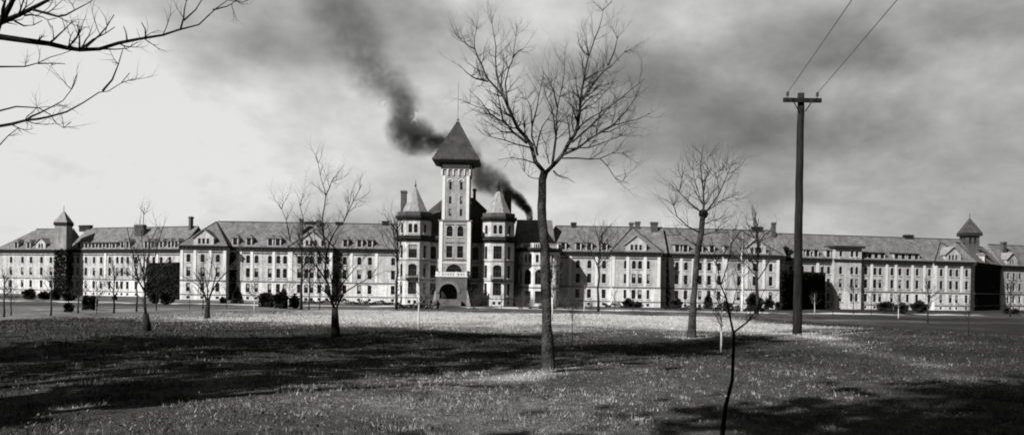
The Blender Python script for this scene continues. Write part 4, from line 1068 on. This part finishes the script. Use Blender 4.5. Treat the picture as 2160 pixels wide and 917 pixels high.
BU=[(62,632,22,24,'round','round dark bush before the outermost left ward'),(94,631,24,16,'round','low dark bush left of the ivied tower foot'),(118,632,22,24,'round','dark bush at the foot of the ivied left tower'),(146,634,26,18,'round','low dark bush against the right foot of the ivied tower'),
(144,658,18,20,'round','small round bush alone on the lower left lawn'),(181,654,14,32,'round','taller left bush of the touching pair on the left lawn'),(195,653,18,30,'round','right bush of the touching pair on the left lawn'),(242,633,10,10,'round','tiny bush at the wall of the left outer ward'),
(326,640,20,26,'round','bush at the left foot of the ivied stair block'),(352,642,30,26,'round','wide bush before the ivied stair block'),(470,640,13,14,'round','small round bush before the hipped left pavilion'),(500,640,26,36,'cone','pointed evergreen beside the hipped left pavilion'),
(562,648,30,32,'round','left one of the three big round evergreens'),(593,651,30,38,'round','middle and tallest of the three big round evergreens'),(621,650,22,28,'round','right and smallest of the three big round evergreens'),
(1325,648,26,18,'round','rounded bush left of the pointed evergreen at the right pavilion'),(1345,648,16,14,'round','low bush touching the pointed evergreen at the right pavilion'),(1366,648,24,42,'cone','pointed evergreen before the hipped right pavilion'),(1383,648,12,14,'round','small bush right of the pointed evergreen at the right pavilion'),
(1427,650,26,20,'round','dark bush right of the shaded wall strip of the right pavilion'),(1494,651,22,36,'cone','pointed evergreen right of the knotted tree'),(1530,652,26,16,'round','low bush behind the white barked sapling'),(1590,654,34,34,'round','wide dark evergreen before the far right hipped pavilion'),
(1621,654,20,24,'globe','clipped globe bush left of the dark stair block'),(1642,654,14,18,'round','narrow bush at the left foot of the dark stair block'),
(1868,660,30,24,'globe','left one of the three globe bushes before the right outer ward'),(1902,662,28,22,'globe','middle one of the three globe bushes before the right outer ward'),(1938,660,34,24,'globe','right one of the three globe bushes before the right outer ward'),
(2125,662,18,14,'round','low bush near the right edge wall'),(2142,662,14,12,'round','low bush at the extreme right edge')]
for i,(px,by,wp,hp,kd,lab) in enumerate(BU): bush(px,by,wp,hp,kd,lab,100+i)
# low hedges
def hedge(pa,pb,by,h,label,seed,dens=26,dd=None,wd=1.6):
    a=ground(pa,by,266);b=ground(pb,by+ (pb-pa)*.0164,266)
    rs=np.random.RandomState(seed); Ld=(b-a).length; n=int(dens*Ld*h*wd); t=rs.rand(n)
    hh=h*(.75+.25*np.sin(t*Ld*1.3+seed)+.12*np.sin(t*Ld*3.1))
    z=rs.rand(n)**.7; wv=(rs.rand(n)-.5)*wd*np.sqrt(np.clip(1-z**3,0,1))
    P=np.stack([(b.x-a.x)*t,(b.y-a.y)*t+wv,z*hh],1)
    root=empty('hedge',a,0,label,'hedge','low hedges along the hospital front'); leafmesh('foliage',P,.22,seed,MLf,root)
    fasttubes('stems',[([Vector(((b.x-a.x)*k,(b.y-a.y)*k,-.1)),Vector(((b.x-a.x)*k,(b.y-a.y)*k,h*.6))],[.05,.03]) for k in np.linspace(.04,.96,max(3,int(Ld/2)))],4,MB,root)
hedge(728,830,641,1.2,'low dark hedge along the foot of the inner left ward',1)
hedge(838,926,651,1.5,'dark rounded hedge at the foot of the left turret',2)
hedge(1275,1320,648,1.6,'low shaggy hedge before the inner right ward',3)
hedge(1400,1480,652,1.3,'dark hedge before the middle right ward',4)
hedge(1505,1615,656,1.5,'dark hedge before the far right hipped pavilion',5)
hedge(640,700,640,1.3,'low dark hedge behind the forked lawn tree',6)
# bare twiggy shrubs by the loggia
def twigbush(px,by,wpx,hpx,label,seed):
    g=ground(px,by,252); s=g.y/F; rnd=random.Random(seed); root=empty('bare_shrub',g,0,label,'shrub','bare shrubs beside the loggia'); tw=[]
    for i in range(26):
        a=rnd.random()*6.28; k=rnd.random(); p=Vector((math.cos(a)*wpx*s*.18*k,math.sin(a)*wpx*s*.18*k,-.05))
        twig(tw,p,Vector((math.cos(a)*.6*k,math.sin(a)*.6*k,1)),hpx*s*rnd.uniform(.7,1),.035,2,rnd,.1,.18)
    fasttubes('stems',tw,3,MTw,root)
for i,(px,hp,lab) in enumerate([(1098,40,'bare twiggy shrub between the right turret and the loggia'),(1118,34,'bare twiggy shrub left of the large tree trunk by the loggia'),(1142,30,'bare twiggy shrub right behind the large tree trunk'),(1168,40,'bare twiggy shrub at the right foot of the loggia'),(1192,34,'bare twiggy shrub before the small square windows'),(1215,26,'low bare shrub before the inner right ward'),(1244,24,'low bare shrub farthest right of the twiggy row'),(998,50,'bare vine shrub against the porch right side')]):
    twigbush(px,651,26,hp,lab,200+i)
# ivy on the walls (plants of their own), plus dark leaves put over shadow strips
def wall_ivy(label,pa,pb,d,ptop,n,seed,taper=.6):
    a=un(pa,620,d);b=un(pb,620,d);a.z=b.z=0; z=un((pa+pb)/2,ptop,d).z
    root=empty('climbing_ivy',a,0,label,'ivy','ivy climbing on the hospital walls'); ivy_on(root,[(Vector(),b-a)],z,n,seed,'foliage',taper=taper)
    fasttubes('stem',[([Vector(((b.x-a.x)*.5,-.1,0)),Vector(((b.x-a.x)*.45,-.1,z*.7))],[.12,.04])],5,MB,root)
wall_ivy('dark ivy on the porch wall right of the arched doorway',972,1000,245.5,572,220,1,.4)
wall_ivy('dark leaf column added over the shadow strip right of the hipped left pavilion',480,499,272.6,535,330,2,.12)  # leaves added where the pavilion's cast shadow darkens the wall
wall_ivy('tapering dark ivy over the shadow strip right of the hipped right pavilion',1393,1415,269.6,548,330,3,.55)  # ivy that also darkens the strip where the pavilion's shadow falls
wall_ivy('dark leaves added over the shadow strip of the bay behind the forked lawn tree',701,721,272.6,530,300,4,.15)  # leaves stand in for the bay's shadow on the wall
wall_ivy('thin ivy on the left corner of the left turret',834,843,249.5,520,110,5,.3)
# ---------------------------------------------------------------- utility pole and wires
def upole(loc,label,hgt):
    root=empty('utility_pole',loc,0,label,'utility pole')
    rn=random.Random(5); n=14
    fasttubes('pole',[([Vector((rn.gauss(0,.008),rn.gauss(0,.008),-.3+(hgt+.3)*i/n)) for i in range(n+1)],[.17-.052*i/n for i in range(n+1)])],12,MPo,root)
    z=hgt-.28
    bm=bmesh.new(); box(bm,-.70,.70,-.22,-.12,z-.09,z+.06); fin('crossarm',bm,MPo,root)
    for s in (-1,1):
        fasttubes('brace',[([Vector((s*.32,-.20,z-.1)),Vector((s*.12,-.16,z-.42))],[.022,.022])],5,MPo,root)
        bm=bmesh.new(); tubes(bm,[([Vector((s*.55,-.17,z+q)) for q in (.05,.14,.145,.19,.20,.27,.29)],[.018,.018,.055,.06,.045,.055,.02])],10); fin('insulator',bm,MCer,root)
    return root,z
gp=ground(1681,706); top=un(1689,197,gp.y); up,uz=upole(gp,'tall dark wooden utility pole with a crossarm on the right of the lawn',top.z-gp.z)
dirw=Vector((-.172,-1,0)); q=gp+dirw*50; q.z=gz(q.x,q.y); 
up2,_=upole(q,'matching wooden utility pole standing behind the camera',top.z-q.z)
for s,l in ((-1,'left overhead wire running from the left insulator out of the top edge'),(1,'right overhead wire running from the right insulator out of the top edge')):
    a=gp+Vector((s*.55,-.17,uz+.25)); b=a+dirw*50; pts=[]
    for i in range(41):
        t=i/40; p=a.lerp(b,t); p.z-=.5*4*t*(1-t)*.35; pts.append(p-a)
    wv=fasttubes('overhead_wire',[(pts,[.010]*41)],6,MWire); wv.location=a; tag(wv,l,'wire','overhead wires of the utility pole')

# ---------------------------------------------------------------- unseen trees added outside the frame to shade the lawn
for i,(x,y,h,rad,lab) in enumerate([(-15.5,4.5,24,4.2,'tall broad unseen tree added to shade the lawn from the left'),(-9.9,-6.3,23,4.4,'tall unseen tree added behind and left of the camera for shade'),(-17.2,12.6,18,4.2,'middling unseen tree added farther along the left for shade'),(-10.6,5.9,6.5,2.2,'small unseen tree added to shade the lower left corner'),(-5.5,-7.5,25,5,'broad unseen tree added farthest behind the camera for shade')]):
    rs=np.random.RandomState(300+i); root=empty('added_shade_tree',(x,y,gz(x,y)),0,lab,'tree','unseen trees added to shade the lawn')
    nc=(64,95,64,30,110)[i]; t=rs.rand(nc)**.8; a=rs.rand(nc)*6.28; rr=rad*1.25*(1-t)**.65*rs.rand(nc)**.5
    C_=np.stack([rr*np.cos(a),rr*np.sin(a),h*(.08+.92*t)],1); m_=(48,75,48,48,75)[i]; q=rs.normal(size=(nc,m_,3)); sz=(rad*.14*(.6+.8*rs.rand(nc)))[:,None,None]
    leafmesh('crown',(C_[:,None,:]+q*sz*np.array([1,1,.7])).reshape(-1,3),.26,i,MLf,root)
    fasttubes('boughs',[([Vector((0,0,c[2]*.8)),Vector(tuple(c))],[.05,.02]) for c in C_],4,MB,root)
    fasttubes('trunk',[([Vector((0,0,-.1)),Vector((0,0,h*.9))],[.3,.05])],8,MB,root)
